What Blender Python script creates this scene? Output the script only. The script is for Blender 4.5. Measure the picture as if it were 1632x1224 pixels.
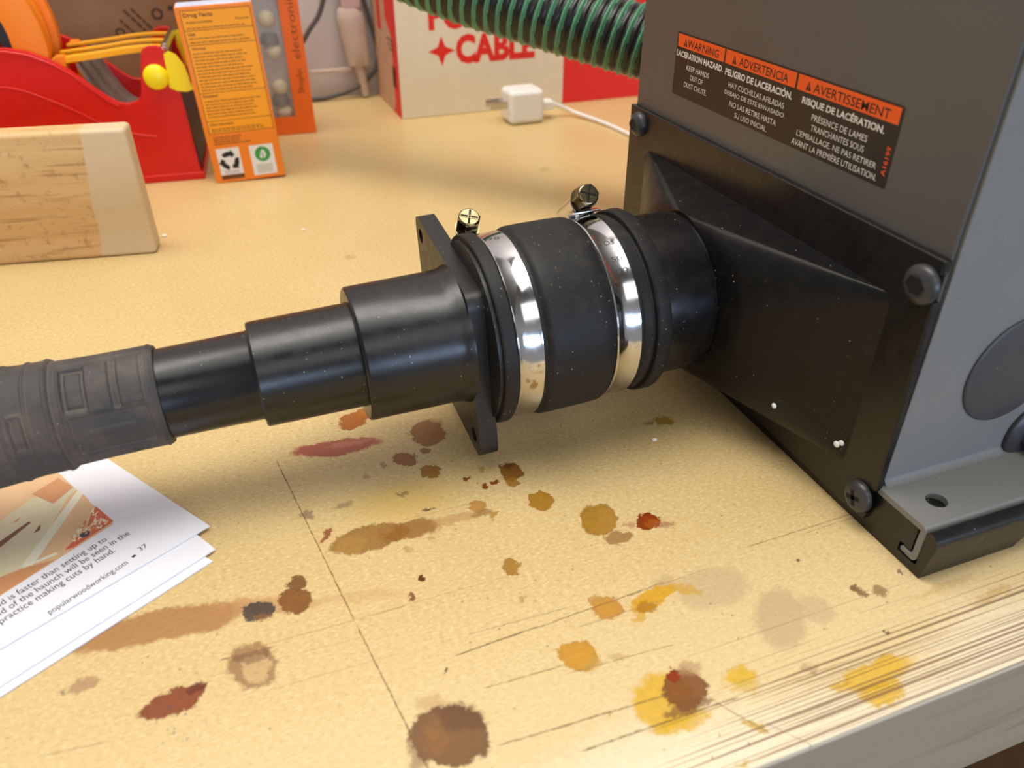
import bpy, bmesh, math, random
from mathutils import Vector, Matrix
random.seed(7)
for o in list(bpy.data.objects):
    bpy.data.objects.remove(o)
SC = bpy.context.scene
COL = SC.collection
MM = 0.001
R = math.radians

# ------------------------------------------------------------------ camera
cd = bpy.data.cameras.new('camera'); cam = bpy.data.objects.new('camera', cd); COL.objects.link(cam)
cam.location = (0, 0, 0.2)
cam.rotation_euler = (math.pi/2 - 0.58606, 0, -0.36037)
cd.sensor_width = 36.0; cd.lens = 1270.95/1632*36.0
cd.clip_start = 0.01; cd.clip_end = 30
cd.dof.use_dof = True; cd.dof.focus_distance = 0.325; cd.dof.aperture_fstop = 12.0
SC.camera = cam

# ------------------------------------------------------------------ world, lights, exposure
wd = bpy.data.worlds.new('world'); SC.world = wd; wd.use_nodes = True
wn = wd.node_tree.nodes['Background']
# the room beyond: pale walls around, a darker unlit ceiling above
_wt = wd.node_tree; _tc = _wt.nodes.new('ShaderNodeTexCoord'); _sp = _wt.nodes.new('ShaderNodeSeparateXYZ'); _cr = _wt.nodes.new('ShaderNodeValToRGB')
_wt.links.new(_tc.outputs['Generated'], _sp.inputs[0]); _wt.links.new(_sp.outputs[2], _cr.inputs[0]); _wt.links.new(_cr.outputs[0], wn.inputs[0])
_cr.color_ramp.elements[0].position = 0.25; _cr.color_ramp.elements[0].color = (1.0, 0.97, 0.93, 1)
_cr.color_ramp.elements[1].position = 0.85; _cr.color_ramp.elements[1].color = (0.25, 0.24, 0.23, 1)
wn.inputs[1].default_value = 0.34
def area(name, loc, target, sx, sy, power, col):
    l = bpy.data.lights.new(name, 'AREA'); l.shape = 'RECTANGLE'; l.size = sx; l.size_y = sy
    l.energy = power; l.color = col
    o = bpy.data.objects.new(name, l); COL.objects.link(o); o.location = loc
    o.rotation_euler = (Vector(target) - Vector(loc)).to_track_quat('-Z', 'Y').to_euler()
    return o
# two ceiling shop lights over the bench, daylight from the open garage door behind the camera
area('ceiling_light_bench', (-0.25, 0.06, 1.5), (-0.22, 0.20, 0), 1.5, 0.70, 8.0, (1.0, 0.97, 0.92))
area('ceiling_light_wall', (-0.1, 0.48, 1.5), (0.1, 0.80, 0), 1.6, 0.60, 23, (1.0, 0.95, 0.86))
area('ceiling_light_aisle', (0.15, -1.3, 1.35), (0.1, 0.25, 0.0), 1.8, 0.70, 8, (1.0, 0.98, 0.96))
area('garage_door_daylight', (0.7, -2.4, 0.30), (0.15, 0.3, 0.05), 2.4, 0.5, 36, (0.52, 0.70, 1.0))
SC.view_settings.view_transform = 'Standard'; SC.view_settings.look = 'None'
SC.view_settings.gamma = 1.0; SC.view_settings.use_curve_mapping = False
SC.view_settings.exposure = 0.0

# ------------------------------------------------------------------ materials
def lin(c):
    f = lambda v: v/12.92 if v <= 0.04045 else ((v+0.055)/1.055)**2.4
    return tuple(f(v/255.0) for v in c[:3]) + (1.0,)
class NT:
    """small wrapper for building node trees"""
    def __init__(s, name):
        s.m = bpy.data.materials.new(name); s.m.use_nodes = True
        s.t = s.m.node_tree; s.b = s.t.nodes['Principled BSDF']
    def n(s, typ, **kw):
        nd = s.t.nodes.new(typ)
        for k, v in kw.items(): setattr(nd, k, v)
        return nd
    def l(s, a, b): s.t.links.new(a, b)
    def coord(s): return s.n('ShaderNodeTexCoord').outputs['Object']
    def noise(s, scale, vec, detail=3, rough=.55, dim='3D'):
        nd = s.n('ShaderNodeTexNoise'); nd.inputs['Scale'].default_value = scale
        nd.inputs['Detail'].default_value = detail; nd.inputs['Roughness'].default_value = rough
        s.l(vec, nd.inputs['Vector']); return nd
    def rng(s, val, a, b, c=0., d=1., smooth=False):
        nd = s.n('ShaderNodeMapRange'); nd.clamp = True
        if smooth: nd.interpolation_type = 'SMOOTHSTEP'
        for i, v in zip(('From Min', 'From Max', 'To Min', 'To Max'), (a, b, c, d)): nd.inputs[i].default_value = v
        s.l(val, nd.inputs['Value']); return nd.outputs[0]
    def math(s, op, a, b=None):
        nd = s.n('ShaderNodeMath', operation=op)
        for i, v in enumerate((a, b)):
            if v is None: continue
            if isinstance(v, (int, float)): nd.inputs[i].default_value = v
            else: s.l(v, nd.inputs[i])
        return nd.outputs[0]
    def mix(s, fac, a, b, blend='MIX'):
        nd = s.n('ShaderNodeMix', data_type='RGBA', blend_type=blend)
        for i, v in ((0, fac), (6, a), (7, b)):
            if isinstance(v, (int, float)): nd.inputs[i].default_value = v
            elif isinstance(v, tuple): nd.inputs[i].default_value = v
            else: s.l(v, nd.inputs[i])
        return nd.outputs[2]
    def bump(s, height, strength=.2, dist=.0003):
        nd = s.n('ShaderNodeBump'); nd.inputs['Strength'].default_value = strength; nd.inputs['Distance'].default_value = dist
        s.l(height, nd.inputs['Height']); s.l(nd.outputs[0], s.b.inputs['Normal'])
def simple(name, col, rough=.5, metal=0., var=.06, scale=60., bump=0., bscale=900., dust=0., spec=.5, coat=0.):
    t = NT(name); v = t.coord(); c = lin(col)
    nz = t.noise(scale, v).outputs[0]
    dk = tuple(x*(1-2.2*var) for x in c[:3]) + (1.,); lt = tuple(min(1, x*(1+2.2*var)) for x in c[:3]) + (1.,)
    out = t.mix(nz, dk, lt)
    if dust > 0:
        vo = t.n('ShaderNodeTexVoronoi'); vo.inputs['Scale'].default_value = 420.
        t.l(v, vo.inputs['Vector'])
        sp = t.rng(vo.outputs['Distance'], .05, .125, 1., 0.)
        sep = t.n('ShaderNodeSeparateColor'); t.l(vo.outputs['Color'], sep.inputs[0])
        pick = t.rng(sep.outputs[0], 1-.40*dust, 1-.40*dust+.02)
        cl = t.rng(t.noise(55., v).outputs[0], .38, .62)
        out = t.mix(t.math('MULTIPLY', t.math('MULTIPLY', sp, pick), t.math('MULTIPLY', cl, .8)), out, lin((205, 195, 180)))
        film = t.math('MULTIPLY', t.rng(t.noise(180., v, 5, .7).outputs[0], .5, .8), .03*dust)
        out = t.mix(film, out, lin((170, 155, 135)))
    t.l(out, t.b.inputs['Base Color'])
    t.b.inputs['Metallic'].default_value = metal
    t.b.inputs['Specular IOR Level'].default_value = spec
    t.b.inputs['Coat Weight'].default_value = coat
    r = t.rng(t.noise(scale*3, v).outputs[0], .3, .7, max(.02, rough-.05), min(1, rough+.05)); t.l(r, t.b.inputs['Roughness'])
    if bump > 0: t.bump(t.noise(bscale, v, 2).outputs[0], bump)
    return t.m
def clearmat(name, col, rough=.12, alpha=.3):
    t = NT(name); v = t.coord()
    nz = t.noise(90., v).outputs[0]
    t.l(t.mix(nz, lin(col), lin(tuple(min(255, x+18) for x in col))), t.b.inputs['Base Color'])
    t.b.inputs['Roughness'].default_value = rough; t.b.inputs['Alpha'].default_value = alpha
    return t.m

M = {}
M['black_gloss'] = simple('black_gloss_plastic', (15, 15, 17), .29, dust=.8, scale=40)
M['black_satin'] = simple('black_satin_plastic', (20, 19, 19), .42, dust=1.0, bump=.12, bscale=1600)
M['rubber'] = simple('black_rubber', (27, 26, 26), .55, dust=1.5, bump=.10, bscale=2600, spec=.32)
M['hood'] = simple('black_textured_plastic', (15, 14, 14), .34, dust=.5, bump=.2, bscale=1500, spec=.3)
M['plate'] = simple('black_coated_steel', (22, 20, 19), .30, dust=.5, bump=.10, bscale=1800)
M['black_bolt'] = simple('black_oxide_steel', (66, 66, 68), .36, .3, bump=.05)
M['recess_shade'] = simple('socket_shade_black', (6, 6, 6), .8)  # near-black fill: shade inside sockets and slots put in as colour
M['cover'] = simple('grey_paint_shaded', (90, 88, 84), .34, var=.02, bump=.05, bscale=2500, dust=.1)  # machine grey, coloured darker for the cover face that gets less light
M['panel'] = simple('grey_paint_lit', (122, 121, 118), .42, var=.02, bump=.08, bscale=2500, dust=.35)  # same machine grey, coloured lighter for the brightly lit side
M['disc'] = simple('dark_grey_plastic', (66, 66, 68), .42, var=.03, dust=.4)
M['steel'] = simple('polished_steel', (205, 205, 208), .12, 1., var=.02)
M['zinc'] = simple('yellow_zinc_steel', (128, 116, 88), .2, 1., var=.25, scale=250)
M['dirty_rubber'] = None
M['white_plastic'] = simple('white_plastic', (240, 238, 236), .3, var=.01)
M['red_plastic'] = simple('red_plastic', (214, 20, 12), .34, var=.03)
M['orange_plastic'] = simple('orange_plastic', (250, 132, 0), .55, var=.03)
M['amber_plastic'] = simple('yellow_orange_plastic', (255, 172, 12), .4, var=.03)
M['yellow_plastic'] = simple('yellow_plastic', (248, 224, 12), .4, var=.03)
M['grey_liner'] = simple('grey_smoked_plastic', (120, 112, 104), .3, var=.1)
M['dark_core'] = simple('dark_core', (36, 36, 40), .5)
M['card'] = simple('brown_cardboard', (140, 104, 72), .8, var=.05)
M['card_ink'] = simple('dark_print', (72, 50, 34), .8)
M['box_white'] = simple('white_carton', (238, 226, 204), .6, var=.02)
M['box_red'] = simple('red_print', (236, 40, 30), .55, var=.02)
M['box_side'] = simple('tan_carton', (206, 168, 138), .7, var=.05)
M['box_grey'] = simple('grey_print', (150, 120, 100), .7)
M['drug_orange'] = simple('orange_carton', (246, 136, 26), .5, var=.02)
M['drug_yellow'] = simple('amber_print', (252, 164, 16), .5, var=.02)
M['drug_ink'] = simple('brown_print', (110, 58, 14), .6)
M['lavender'] = simple('lavender_print', (205, 208, 232), .5, var=.04)
M['white_paper'] = simple('white_paper', (236, 236, 242), .6, var=.01)
M['green_ink'] = simple('green_print', (52, 160, 72), .6)
M['black_ink'] = simple('black_print', (26, 24, 24), .6)
M['grey_ink'] = simple('grey_print_small', (172, 168, 160), .6)
M['gift_orange'] = simple('bright_orange_carton', (252, 112, 10), .5, var=.02)
M['silver_tray'] = simple('silver_tray', (206, 198, 190), .35, var=.06)
M['cream_dome'] = simple('cream_dome', (228, 214, 172), .25, var=.04)
M['dark_cap'] = simple('dull_grey_cap', (112, 108, 98), .35)
M['taupe'] = simple('taupe_plastic', (196, 180, 166), .4, var=.06)
M['pink_taupe'] = simple('pinkish_taupe_plastic', (194, 168, 162), .5)
M['cable_dark'] = simple('dark_cable', (78, 74, 70), .5)
M['hose_green'] = simple('green_rib', (84, 146, 110), .4, var=.12, scale=120)
M['hose_black'] = simple('black_rib', (22, 24, 22), .3, var=.1)
M['page'] = simple('magazine_paper', (232, 232, 240), .45, var=.01)
M['label_black'] = simple('label_black', (40, 33, 28), .4)
M['label_orange'] = simple('label_orange', (240, 92, 26), .4, var=.02)
M['label_white'] = simple('label_white', (226, 222, 216), .4)
M['engrave'] = simple('engraved_mark', (70, 70, 72), .5)
M['white_paint'] = simple('white_paint', (244, 240, 232), .3)
M['crumb'] = simple('white_crumb', (246, 242, 232), .6)
M['apron'] = simple('bench_underside_wood', (150, 110, 70), .6, var=.1)
M['floor'] = simple('dark_concrete', (52, 46, 42), .8, var=.1, scale=6)
M['wall'] = simple('offwhite_wall', (206, 196, 190), .6, var=.02, scale=30)
STAINS = [
    (-45.3, 193.1, 26.9, 6.8, 175.0, (196, 126, 68), 0.75, 0.25),
    (-13.3, 190.3, 18.6, 3.7, 165.0, (206, 150, 95), 0.6, 0.4),
    (13.5, 182.9, 17.9, 2.4, 167.0, (215, 165, 110), 0.35, 0.5),
    (40.0, 222.4, 21.9, 12.5, 175.0, (232, 190, 85), 0.45, 0.8),
    (126.1, 145.9, 13.4, 8.7, 177.0, (206, 176, 138), 0.42, 0.3),
    (138.3, 127.5, 13.0, 8.2, 51.0, (202, 168, 134), 0.5, 0.3),
    (150.9, 126.7, 6.4, 5.6, 118.0, (206, 176, 138), 0.4, 0.4),
    (112.1, 154.1, 4.2, 3.2, 173.0, (200, 160, 120), 0.4, 0.4),
    (27.7, 137.2, 5.3, 2.8, 157.0, (190, 140, 90), 0.4, 0.5),
    (196.3, 120.7, 15.2, 1.8, -179.0, (225, 180, 110), 0.4, 0.6),
    (208.5, 111.8, 10.2, 2.1, -178.0, (222, 170, 100), 0.5, 0.6),
    (193.8, 204.8, 18.1, 8.4, 111.0, (165, 120, 65), 0.5, 0.7),  # this and the next: brown stain with the machine's shadow painted in
    (194.9, 175.1, 6.6, 2.7, 88.0, (130, 85, 40), 0.6, 0.6),
    (-65.0, 178.4, 4.4, 2.7, -179.0, (190, 150, 112), 0.8, 0.3),
    (-70.7, 177.7, 1.6, 0.9, 140.0, (110, 85, 70), 0.6, 0.5),
    (33.0, 279.3, 6.4, 5.6, -139.0, (206, 112, 28), 0.95, 0.15),
    (38.7, 283.1, 4.2, 3.7, 74.0, (216, 128, 36), 0.95, 0.15),
    (23.6, 262.7, 18.3, 5.4, 172.0, (192, 66, 60), 0.85, 0.2),
    (29.4, 263.6, 12.0, 1.7, 173.0, (220, 150, 120), 0.45, 0.5),
    (60.4, 260.0, 8.8, 7.4, 89.0, (190, 118, 50), 0.9, 0.12),
    (63.8, 263.4, 6.2, 4.7, 81.0, (195, 140, 80), 0.5, 0.3),
    (47.4, 246.8, 5.1, 4.3, 142.0, (188, 108, 42), 0.9, 0.12),
    (56.5, 249.0, 2.1, 1.9, 114.0, (180, 120, 60), 0.9, 0.2),
    (54.7, 235.4, 4.3, 4.1, 44.0, (190, 132, 46), 0.95, 0.12),
    (84.2, 224.2, 5.4, 4.5, 87.0, (176, 112, 34), 0.95, 0.12),
    (82.8, 218.4, 3.3, 2.4, 69.0, (196, 136, 46), 0.9, 0.2),
    (83.8, 228.0, 3.0, 2.3, 159.0, (140, 80, 25), 0.7, 0.4),
    (74.1, 230.1, 1.7, 1.5, 152.0, (214, 165, 85), 0.8, 0.3),
    (66.5, 226.5, 1.5, 1.4, 103.0, (165, 92, 34), 1, 0.2),
    (71.6, 219.1, 1.6, 1.5, 86.0, (160, 88, 32), 1, 0.2),
    (76.1, 220.5, 1.6, 1.6, 79.0, (160, 88, 32), 1, 0.2),
    (88.6, 204.8, 5.5, 4.7, 64.0, (204, 146, 36), 0.95, 0.12),
    (65.3, 210.3, 3.1, 3.0, 103.0, (204, 150, 70), 0.9, 0.15),
    (69.8, 203.6, 2.0, 1.8, 76.0, (206, 152, 72), 0.9, 0.2),
    (69.1, 200.3, 1.0, 0.9, 77.0, (206, 152, 72), 0.8, 0.3),
    (25.0, 207.9, 13.8, 6.6, -180.0, (190, 138, 70), 0.92, 0.15),
    (39.6, 207.4, 11.1, 4.5, -180.0, (178, 122, 55), 0.85, 0.3),
    (18.3, 207.2, 6.0, 5.0, 169.0, (196, 150, 78), 0.7, 0.4),
    (57.1, 207.0, 11.4, 2.9, 177.0, (205, 155, 95), 0.6, 0.35),
    (65.9, 206.1, 4.4, 2.5, -166.0, (180, 125, 70), 0.6, 0.4),
    (45.2, 200.2, 1.3, 1.2, 135.0, (208, 165, 95), 0.7, 0.4),
    (36.0, 197.9, 1.5, 1.3, 91.0, (208, 165, 95), 0.7, 0.4),
    (10.9, 214.9, 4.1, 1.1, -131.0, (170, 80, 45), 0.85, 0.3),
    (6.2, 227.7, 2.9, 2.2, 137.0, (165, 135, 110), 0.7, 0.4),
    (19.8, 227.9, 4.1, 1.7, -169.0, (170, 140, 105), 0.6, 0.5),
    (104.6, 187.9, 8.2, 6.5, 62.0, (206, 150, 40), 0.95, 0.1),
    (102.7, 192.2, 4.7, 3.2, 61.0, (200, 150, 55), 0.9, 0.2),
    (106.6, 177.3, 5.5, 2.7, 174.0, (186, 136, 72), 0.85, 0.2),
    (120.6, 181.2, 5.0, 4.1, 42.0, (168, 70, 14), 1, 0.08),
    (121.6, 179.7, 3.0, 2.4, 45.0, (196, 104, 22), 0.9, 0.3),
    (125.3, 177.3, 4.1, 1.6, 161.0, (178, 95, 75), 0.6, 0.6),
    (113.5, 182.1, 2.3, 1.6, 166.0, (200, 110, 90), 0.5, 0.6),
    (66.7, 177.9, 3.7, 3.0, 70.0, (200, 148, 56), 0.95, 0.12),
    (37.2, 183.4, 1.7, 1.4, 90.0, (120, 66, 30), 1, 0.2),
    (31.8, 177.4, 1.9, 1.0, 78.0, (150, 82, 45), 0.9, 0.2),
    (65.3, 163.8, 1.3, 1.0, 120.0, (205, 150, 95), 0.7, 0.3),
    (-3.5, 188.5, 5.9, 5.2, 120.0, (160,102,40), 0.95, 0.12),
    (-1.9, 195.5, 3.5, 3.0, 149.0, (150, 102, 54), 0.95, 0.15),
    (-15.1, 188.5, 5.2, 4.1, 156.0, (92, 76, 72), 0.95, 0.12),
    (-13.8, 185.4, 3.2, 1.7, 153.0, (160, 110, 70), 0.8, 0.3),
    (-18.6, 167.8, 8.7, 7.4, 117.0, (184, 134, 86), 0.85, 0.2),
    (-18.0, 166.6, 5.7, 4.4, 107.0, (226, 190, 132), 0.95, 0.25),
    (-18.1, 171.4, 7.7, 1.9, 178.0, (140, 95, 60), 0.6, 0.5),
    (29.4, 125.9, 11.1, 9.2, 144.0, (146, 96, 48), 0.95, 0.1),
    (24.5, 126.1, 5.5, 4.4, 76.0, (172, 118, 62), 0.8, 0.35),
    (33.7, 129.7, 7.1, 4.2, 146.0, (120, 76, 42), 0.6, 0.4),
    (20.3, 124.8, 6.5, 3.3, 77.0, (150, 105, 66), 0.6, 0.4),
    (-41.0, 163.4, 9.4, 4.3, -171.0, (164,78,26), 0.97, 0.12),
    (-34.4, 165.5, 3.5, 1.6, -169.0, (128, 58, 26), 0.9, 0.3),
    (-45.5, 162.4, 3.5, 2.6, 172.0, (165, 90, 45), 0.7, 0.4),
    (89.5, 150.5, 5.5, 4.6, 148.0, (220,154,46), 0.92, 0.12),
    (86.8, 154.9, 2.6, 2.1, 167.0, (210, 160, 75), 0.8, 0.2),
    (104.7, 148.4, 9.6, 3.2, -171.0, (236, 176, 8), 0.9, 0.2),
    (100.8, 146.3, 3.8, 2.4, -180.0, (216, 150, 20), 0.9, 0.3),
    (115.7, 149.0, 6.0, 1.9, 146.0, (228, 178, 60), 0.75, 0.4),
    (96.9, 143.2, 2.5, 2.1, -170.0, (226, 176, 30), 0.7, 0.4),
    (73.0, 137.4, 6.0, 5.9, 151.0, (224,160,36), 0.95, 0.1),
    (75.8, 133.4, 3.0, 2.6, 175.0, (216, 170, 80), 0.7, 0.3),
    (83.6, 132.4, 3.4, 1.8, 162.0, (200, 160, 110), 0.5, 0.5),
    (90.0, 114.7, 10.1, 8.9, 37.0, (242, 190, 12), 0.85, 0.25),
    (91.0, 107.0, 9.6, 2.9, 176.0, (240, 190, 20), 0.75, 0.4),
    (96.8, 115.9, 7.0, 6.2, 40.0, (152, 84, 30), 0.92, 0.15),
    (101.8, 121.5, 4.1, 2.6, 166.0, (196, 150, 105), 0.6, 0.4),
    (95.2, 110.6, 7.5, 2.4, 177.0, (150, 98, 50), 0.75, 0.3),
    (96.2, 120.6, 2.5, 2.0, 137.0, (170, 62, 6), 1, 0.15),
    (114.0, 113.8, 5.8, 3.8, 178.0, (244, 196, 28), 0.85, 0.35),
    (114.5, 109.8, 4.1, 2.4, 168.0, (228, 190, 80), 0.6, 0.5),
    (151.3, 100.4, 14.9, 4.4, -180.0, (248, 196, 12), 0.85, 0.35),
    (148.5, 94.7, 8.0, 4.0, 179.0, (250, 198, 8), 0.85, 0.3),
    (139.5, 101.1, 4.6, 1.4, -178.0, (232, 188, 60), 0.7, 0.5),
    (108.8, 98.6, 3.8, 1.4, 136.0, (228, 182, 50), 0.75, 0.4),
    (99.1, 90.3, 2.4, 0.8, 171.0, (232, 190, 50), 0.7, 0.4),
    (168.8, 128.9, 2.2, 1.7, 86.0, (140, 88, 50), 0.85, 0.3),
    (169.2, 126.1, 1.6, 1.1, -167.0, (150, 98, 60), 0.8, 0.3),
    (175.5, 125.5, 2.8, 2.3, 156.0, (160, 108, 62), 0.7, 0.4),
    (158.3, 145.6, 1.2, 0.8, 40.0, (160, 108, 70), 1, 0.3),
    (187.6, 129.3, 1.3, 0.7, 34.0, (150, 112, 80), 0.8, 0.3),
    (165.4, 112.3, 1.1, 0.8, 160.0, (90, 70, 60), 0.9, 0.2),
    (156.4, 232.6, 4.5, 3.2, 154.0, (205, 158, 40), 0.85, 0.2),
    (149.3, 233.3, 1.9, 1.3, 168.0, (150, 110, 60), 0.6, 0.3),
    (134.7, 109.0, 2.6, 1.3, 165.0, (185, 140, 110), 0.5, 0.5),
    (34.8, 146.1, 0.7, 0.6, 147.0, (70, 50, 30), 1, 0.3),
    (41.7, 226.3, 2.1, 1.1, 172.0, (120, 90, 60), 0.6, 0.5),
    (48.5, 214.9, 2.1, 1.0, 175.0, (95, 75, 50), 0.8, 0.5),
    (38.3, 245.7, 2.4, 1.5, 82.0, (190, 110, 100), 0.6, 0.4),
    (31.0, 242.0, 2.0, 1.6, 101.0, (185, 120, 100), 0.5, 0.4),
    (63.9, 444.2, 3.8, 3.2, 108.0, (205, 160, 100), 0.5, 0.5),
    (233.6, 550.0, 5.8, 4.3, 65.0, (205, 165, 105), 0.5, 0.5),
]
LINES = [
    (-0.7, 265.1, 13.0, 172.3, 0.55, (120, 85, 50), 0.75),
    (13.0, 172.3, 21.6, 115.9, 0.50, (115, 80, 45), 0.80),
    (-15.0, 174.3, 29.9, 173.9, 0.35, (150, 115, 75), 0.60),
    (19.7, 174.3, 66.5, 174.3, 0.30, (160, 125, 80), 0.60),
    (37.8, 150.2, 66.1, 151.4, 0.60, (110, 80, 55), 0.85),
    (63.9, 151.0, 112.3, 153.7, 0.50, (125, 92, 60), 0.75),
    (-16.8, 157.8, 23.5, 157.0, 0.35, (165, 130, 85), 0.50),
    (44.1, 156.2, 77.4, 155.1, 0.40, (130, 100, 70), 0.60),
    (76.9, 146.8, 108.1, 147.1, 0.40, (150, 120, 85), 0.60),
    (42.4, 136.5, 67.6, 135.6, 0.50, (125, 95, 65), 0.70),
    (66.3, 132.6, 103.0, 130.6, 0.40, (140, 108, 75), 0.60),
    (145.2, 157.5, 193.9, 158.3, 0.50, (140, 108, 75), 0.70),
    (97.3, 152.5, 128.7, 153.8, 0.40, (140, 110, 75), 0.55),
    (168.7, 156.1, 196.7, 156.6, 0.35, (150, 118, 80), 0.60),
    (-27.9, 173.4, -11.5, 172.7, 0.90, (130, 90, 60), 0.60),
    (-70.1, 170.0, 18.0, 166.6, 0.30, (170, 135, 90), 0.40),
    (39.8, 118.4, 92.3, 116.0, 0.60, (110, 85, 60), 0.75),
    (59.6, 109.0, 110.2, 108.2, 0.70, (110, 85, 60), 0.70),
    (37.5, 212.7, 66.1, 212.5, 0.30, (150, 110, 70), 0.50),
    (-75.2, 158.5, -56.7, 156.8, 0.50, (150, 115, 80), 0.50),
    (102.6, 109.3, 111.5, 95.2, 0.45, (130, 110, 85), 0.70),
    (111.6, 99.6, 121.3, 86.6, 0.40, (140, 118, 92), 0.60),
]
SPECK = (-0.0398, 0.1569, 0)
HOSE = [(-10,690,225),(52,640,180),(145,541,138),(197,490,122),(248,444,108),(300,400,94),(360,380,86),(420,385,90)]

# bench top: amber MDF with stains, knife lines and a worn lighter front edge
def bench_material(name, stains, lines):
    t = NT(name); v = t.coord()
    mp = t.n('ShaderNodeMapping'); mp.inputs['Scale'].default_value = (1, 2.2, 1); t.l(v, mp.inputs[0])
    n1 = t.noise(14., v, 4).outputs[0]; n2 = t.noise(420., v, 4, .7).outputs[0]; n3 = t.noise(560., mp.outputs[0], 3, .6).outputs[0]
    base = t.mix(n1, lin((205, 177, 122)), lin((221, 197, 145)))
    base = t.mix(t.rng(n2, .3, .7, 0, .5), base, lin((198, 162, 98)))
    base = t.mix(t.rng(n3, .55, .64, 0, .42), base, lin((238, 220, 168)))        # pale fibre flecks
    base = t.mix(t.rng(n3, .33, .42, .45, 0), base, lin((164, 130, 78)))
    sep = t.n('ShaderNodeSeparateXYZ'); t.l(v, sep.inputs[0])
    y = t.math('ADD', sep.outputs[1], t.math('MULTIPLY', t.math('SUBTRACT', n1, .5), .03))
    # worn shellac toward the front edge
    wear = t.rng(y, .170, .096, 0, .5)
    base = t.mix(wear, base, lin((232, 212, 168)))
    wear2 = t.rng(t.math('ADD', y, t.math('MULTIPLY', t.math('SUBTRACT', n2, .5), .02)), .112, .094, 0, .8)
    base = t.mix(wear2, base, lin((238, 224, 196)))
    # wobble for stain outlines
    w1 = t.noise(230., v, 4, .75); w2 = t.noise(40., v, 2)
    sub = t.n('ShaderNodeVectorMath', operation='SUBTRACT'); t.l(w1.outputs['Color'], sub.inputs[0]); sub.inputs[1].default_value = (.5, .5, .5)
    sc = t.n('ShaderNodeVectorMath', operation='SCALE'); t.l(sub.outputs[0], sc.inputs[0]); sc.inputs['Scale'].default_value = .0078
    sub2 = t.n('ShaderNodeVectorMath', operation='SUBTRACT'); t.l(w2.outputs['Color'], sub2.inputs[0]); sub2.inputs[1].default_value = (.5, .5, .5)
    sc2 = t.n('ShaderNodeVectorMath', operation='SCALE'); t.l(sub2.outputs[0], sc2.inputs[0]); sc2.inputs['Scale'].default_value = .006
    ad = t.n('ShaderNodeVectorMath', operation='ADD'); t.l(v, ad.inputs[0]); t.l(sc.outputs[0], ad.inputs[1])
    ad2 = t.n('ShaderNodeVectorMath', operation='ADD'); t.l(ad.outputs[0], ad2.inputs[0]); t.l(sc2.outputs[0], ad2.inputs[1])
    fine, wob = ad.outputs[0], ad2.outputs[0]
    tex = t.rng(n2, .3, .7, .78, 1.0)
    gloss = None
    for cx, cy, ax, ay, rot, col, al, soft in stains:
        m = t.n('ShaderNodeMapping', vector_type='TEXTURE')
        m.inputs['Location'].default_value = (cx*MM, cy*MM, 0); m.inputs['Rotation'].default_value = (0, 0, R(rot))
        m.inputs['Scale'].default_value = (ax*MM, ay*MM, 1)
        src = t.n('ShaderNodeVectorMath', operation='MULTIPLY_ADD')      # keeps the layers evaluated one after another
        t.l(base, src.inputs[0]); src.inputs[1].default_value = (1e-9, 1e-9, 1e-9); t.l(wob if ax > 7 and soft > .16 else fine, src.inputs[2])
        t.l(src.outputs[0], m.inputs[0])
        ln = t.n('ShaderNodeVectorMath', operation='LENGTH'); t.l(m.outputs[0], ln.inputs[0])
        mask = t.rng(ln.outputs['Value'], 1.02-soft*.9, 1.02+soft*.35, al, 0., True)
        shade = t.math('MULTIPLY', t.rng(ln.outputs['Value'], .70, .98, 1.0, .84 if soft < .2 else .97), tex)
        dk = .66 if sum(col) < 420 else .80
        sv = t.n('ShaderNodeVectorMath', operation='SCALE'); sv.inputs[0].default_value = tuple(x*dk for x in lin(col)[:3]); t.l(shade, sv.inputs['Scale']); cc = sv.outputs[0]
        base = t.mix(mask, base, cc)
    for x0, y0, x1, y1, wdt, col, al in lines:
        m = t.n('ShaderNodeMapping', vector_type='TEXTURE')
        L = math.hypot(x1-x0, y1-y0)
        m.inputs['Location'].default_value = ((x0+x1)/2*MM, (y0+y1)/2*MM, 0)
        m.inputs['Rotation'].default_value = (0, 0, math.atan2(y1-y0, x1-x0)); m.inputs['Scale'].default_value = (L/2*MM, wdt*.5*MM, 1)
        lw = t.n('ShaderNodeVectorMath', operation='MULTIPLY_ADD'); t.l(sc.outputs[0], lw.inputs[0]); lw.inputs[1].default_value = (.12, .12, 0); t.l(v, lw.inputs[2])
        src = t.n('ShaderNodeVectorMath', operation='MULTIPLY_ADD'); t.l(base, src.inputs[0]); src.inputs[1].default_value = (1e-9, 1e-9, 1e-9); t.l(lw.outputs[0], src.inputs[2])
        t.l(src.outputs[0], m.inputs[0])
        sp = t.n('ShaderNodeSeparateXYZ'); t.l(m.outputs[0], sp.inputs[0])
        a = t.rng(t.math('ABSOLUTE', sp.outputs[1]), .5, 1.1, al, 0); b = t.rng(t.math('ABSOLUTE', sp.outputs[0]), .9, 1.0, 1, 0)
        k = t.math('MULTIPLY', t.math('MULTIPLY', a, b), t.rng(n2, .35, .55, .45, 1.25))
        base = t.mix(k, base, lin(col))
    # long knife scratches along the front edge
    ms = t.n('ShaderNodeMapping'); ms.inputs['Scale'].default_value = (1.3, 620., 1); ms.inputs['Rotation'].default_value = (0, 0, R(.8)); t.l(v, ms.inputs[0])
    s1 = t.noise(1.9, ms.outputs[0], 2, .5).outputs[0]
    ms2 = t.n('ShaderNodeMapping'); ms2.inputs['Scale'].default_value = (3., 1000., 1); ms2.inputs['Rotation'].default_value = (0, 0, R(-1.1)); ms2.inputs['Location'].default_value = (3, 7, 0); t.l(v, ms2.inputs[0])
    s2 = t.noise(2.1, ms2.outputs[0], 2, .5).outputs[0]
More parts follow.
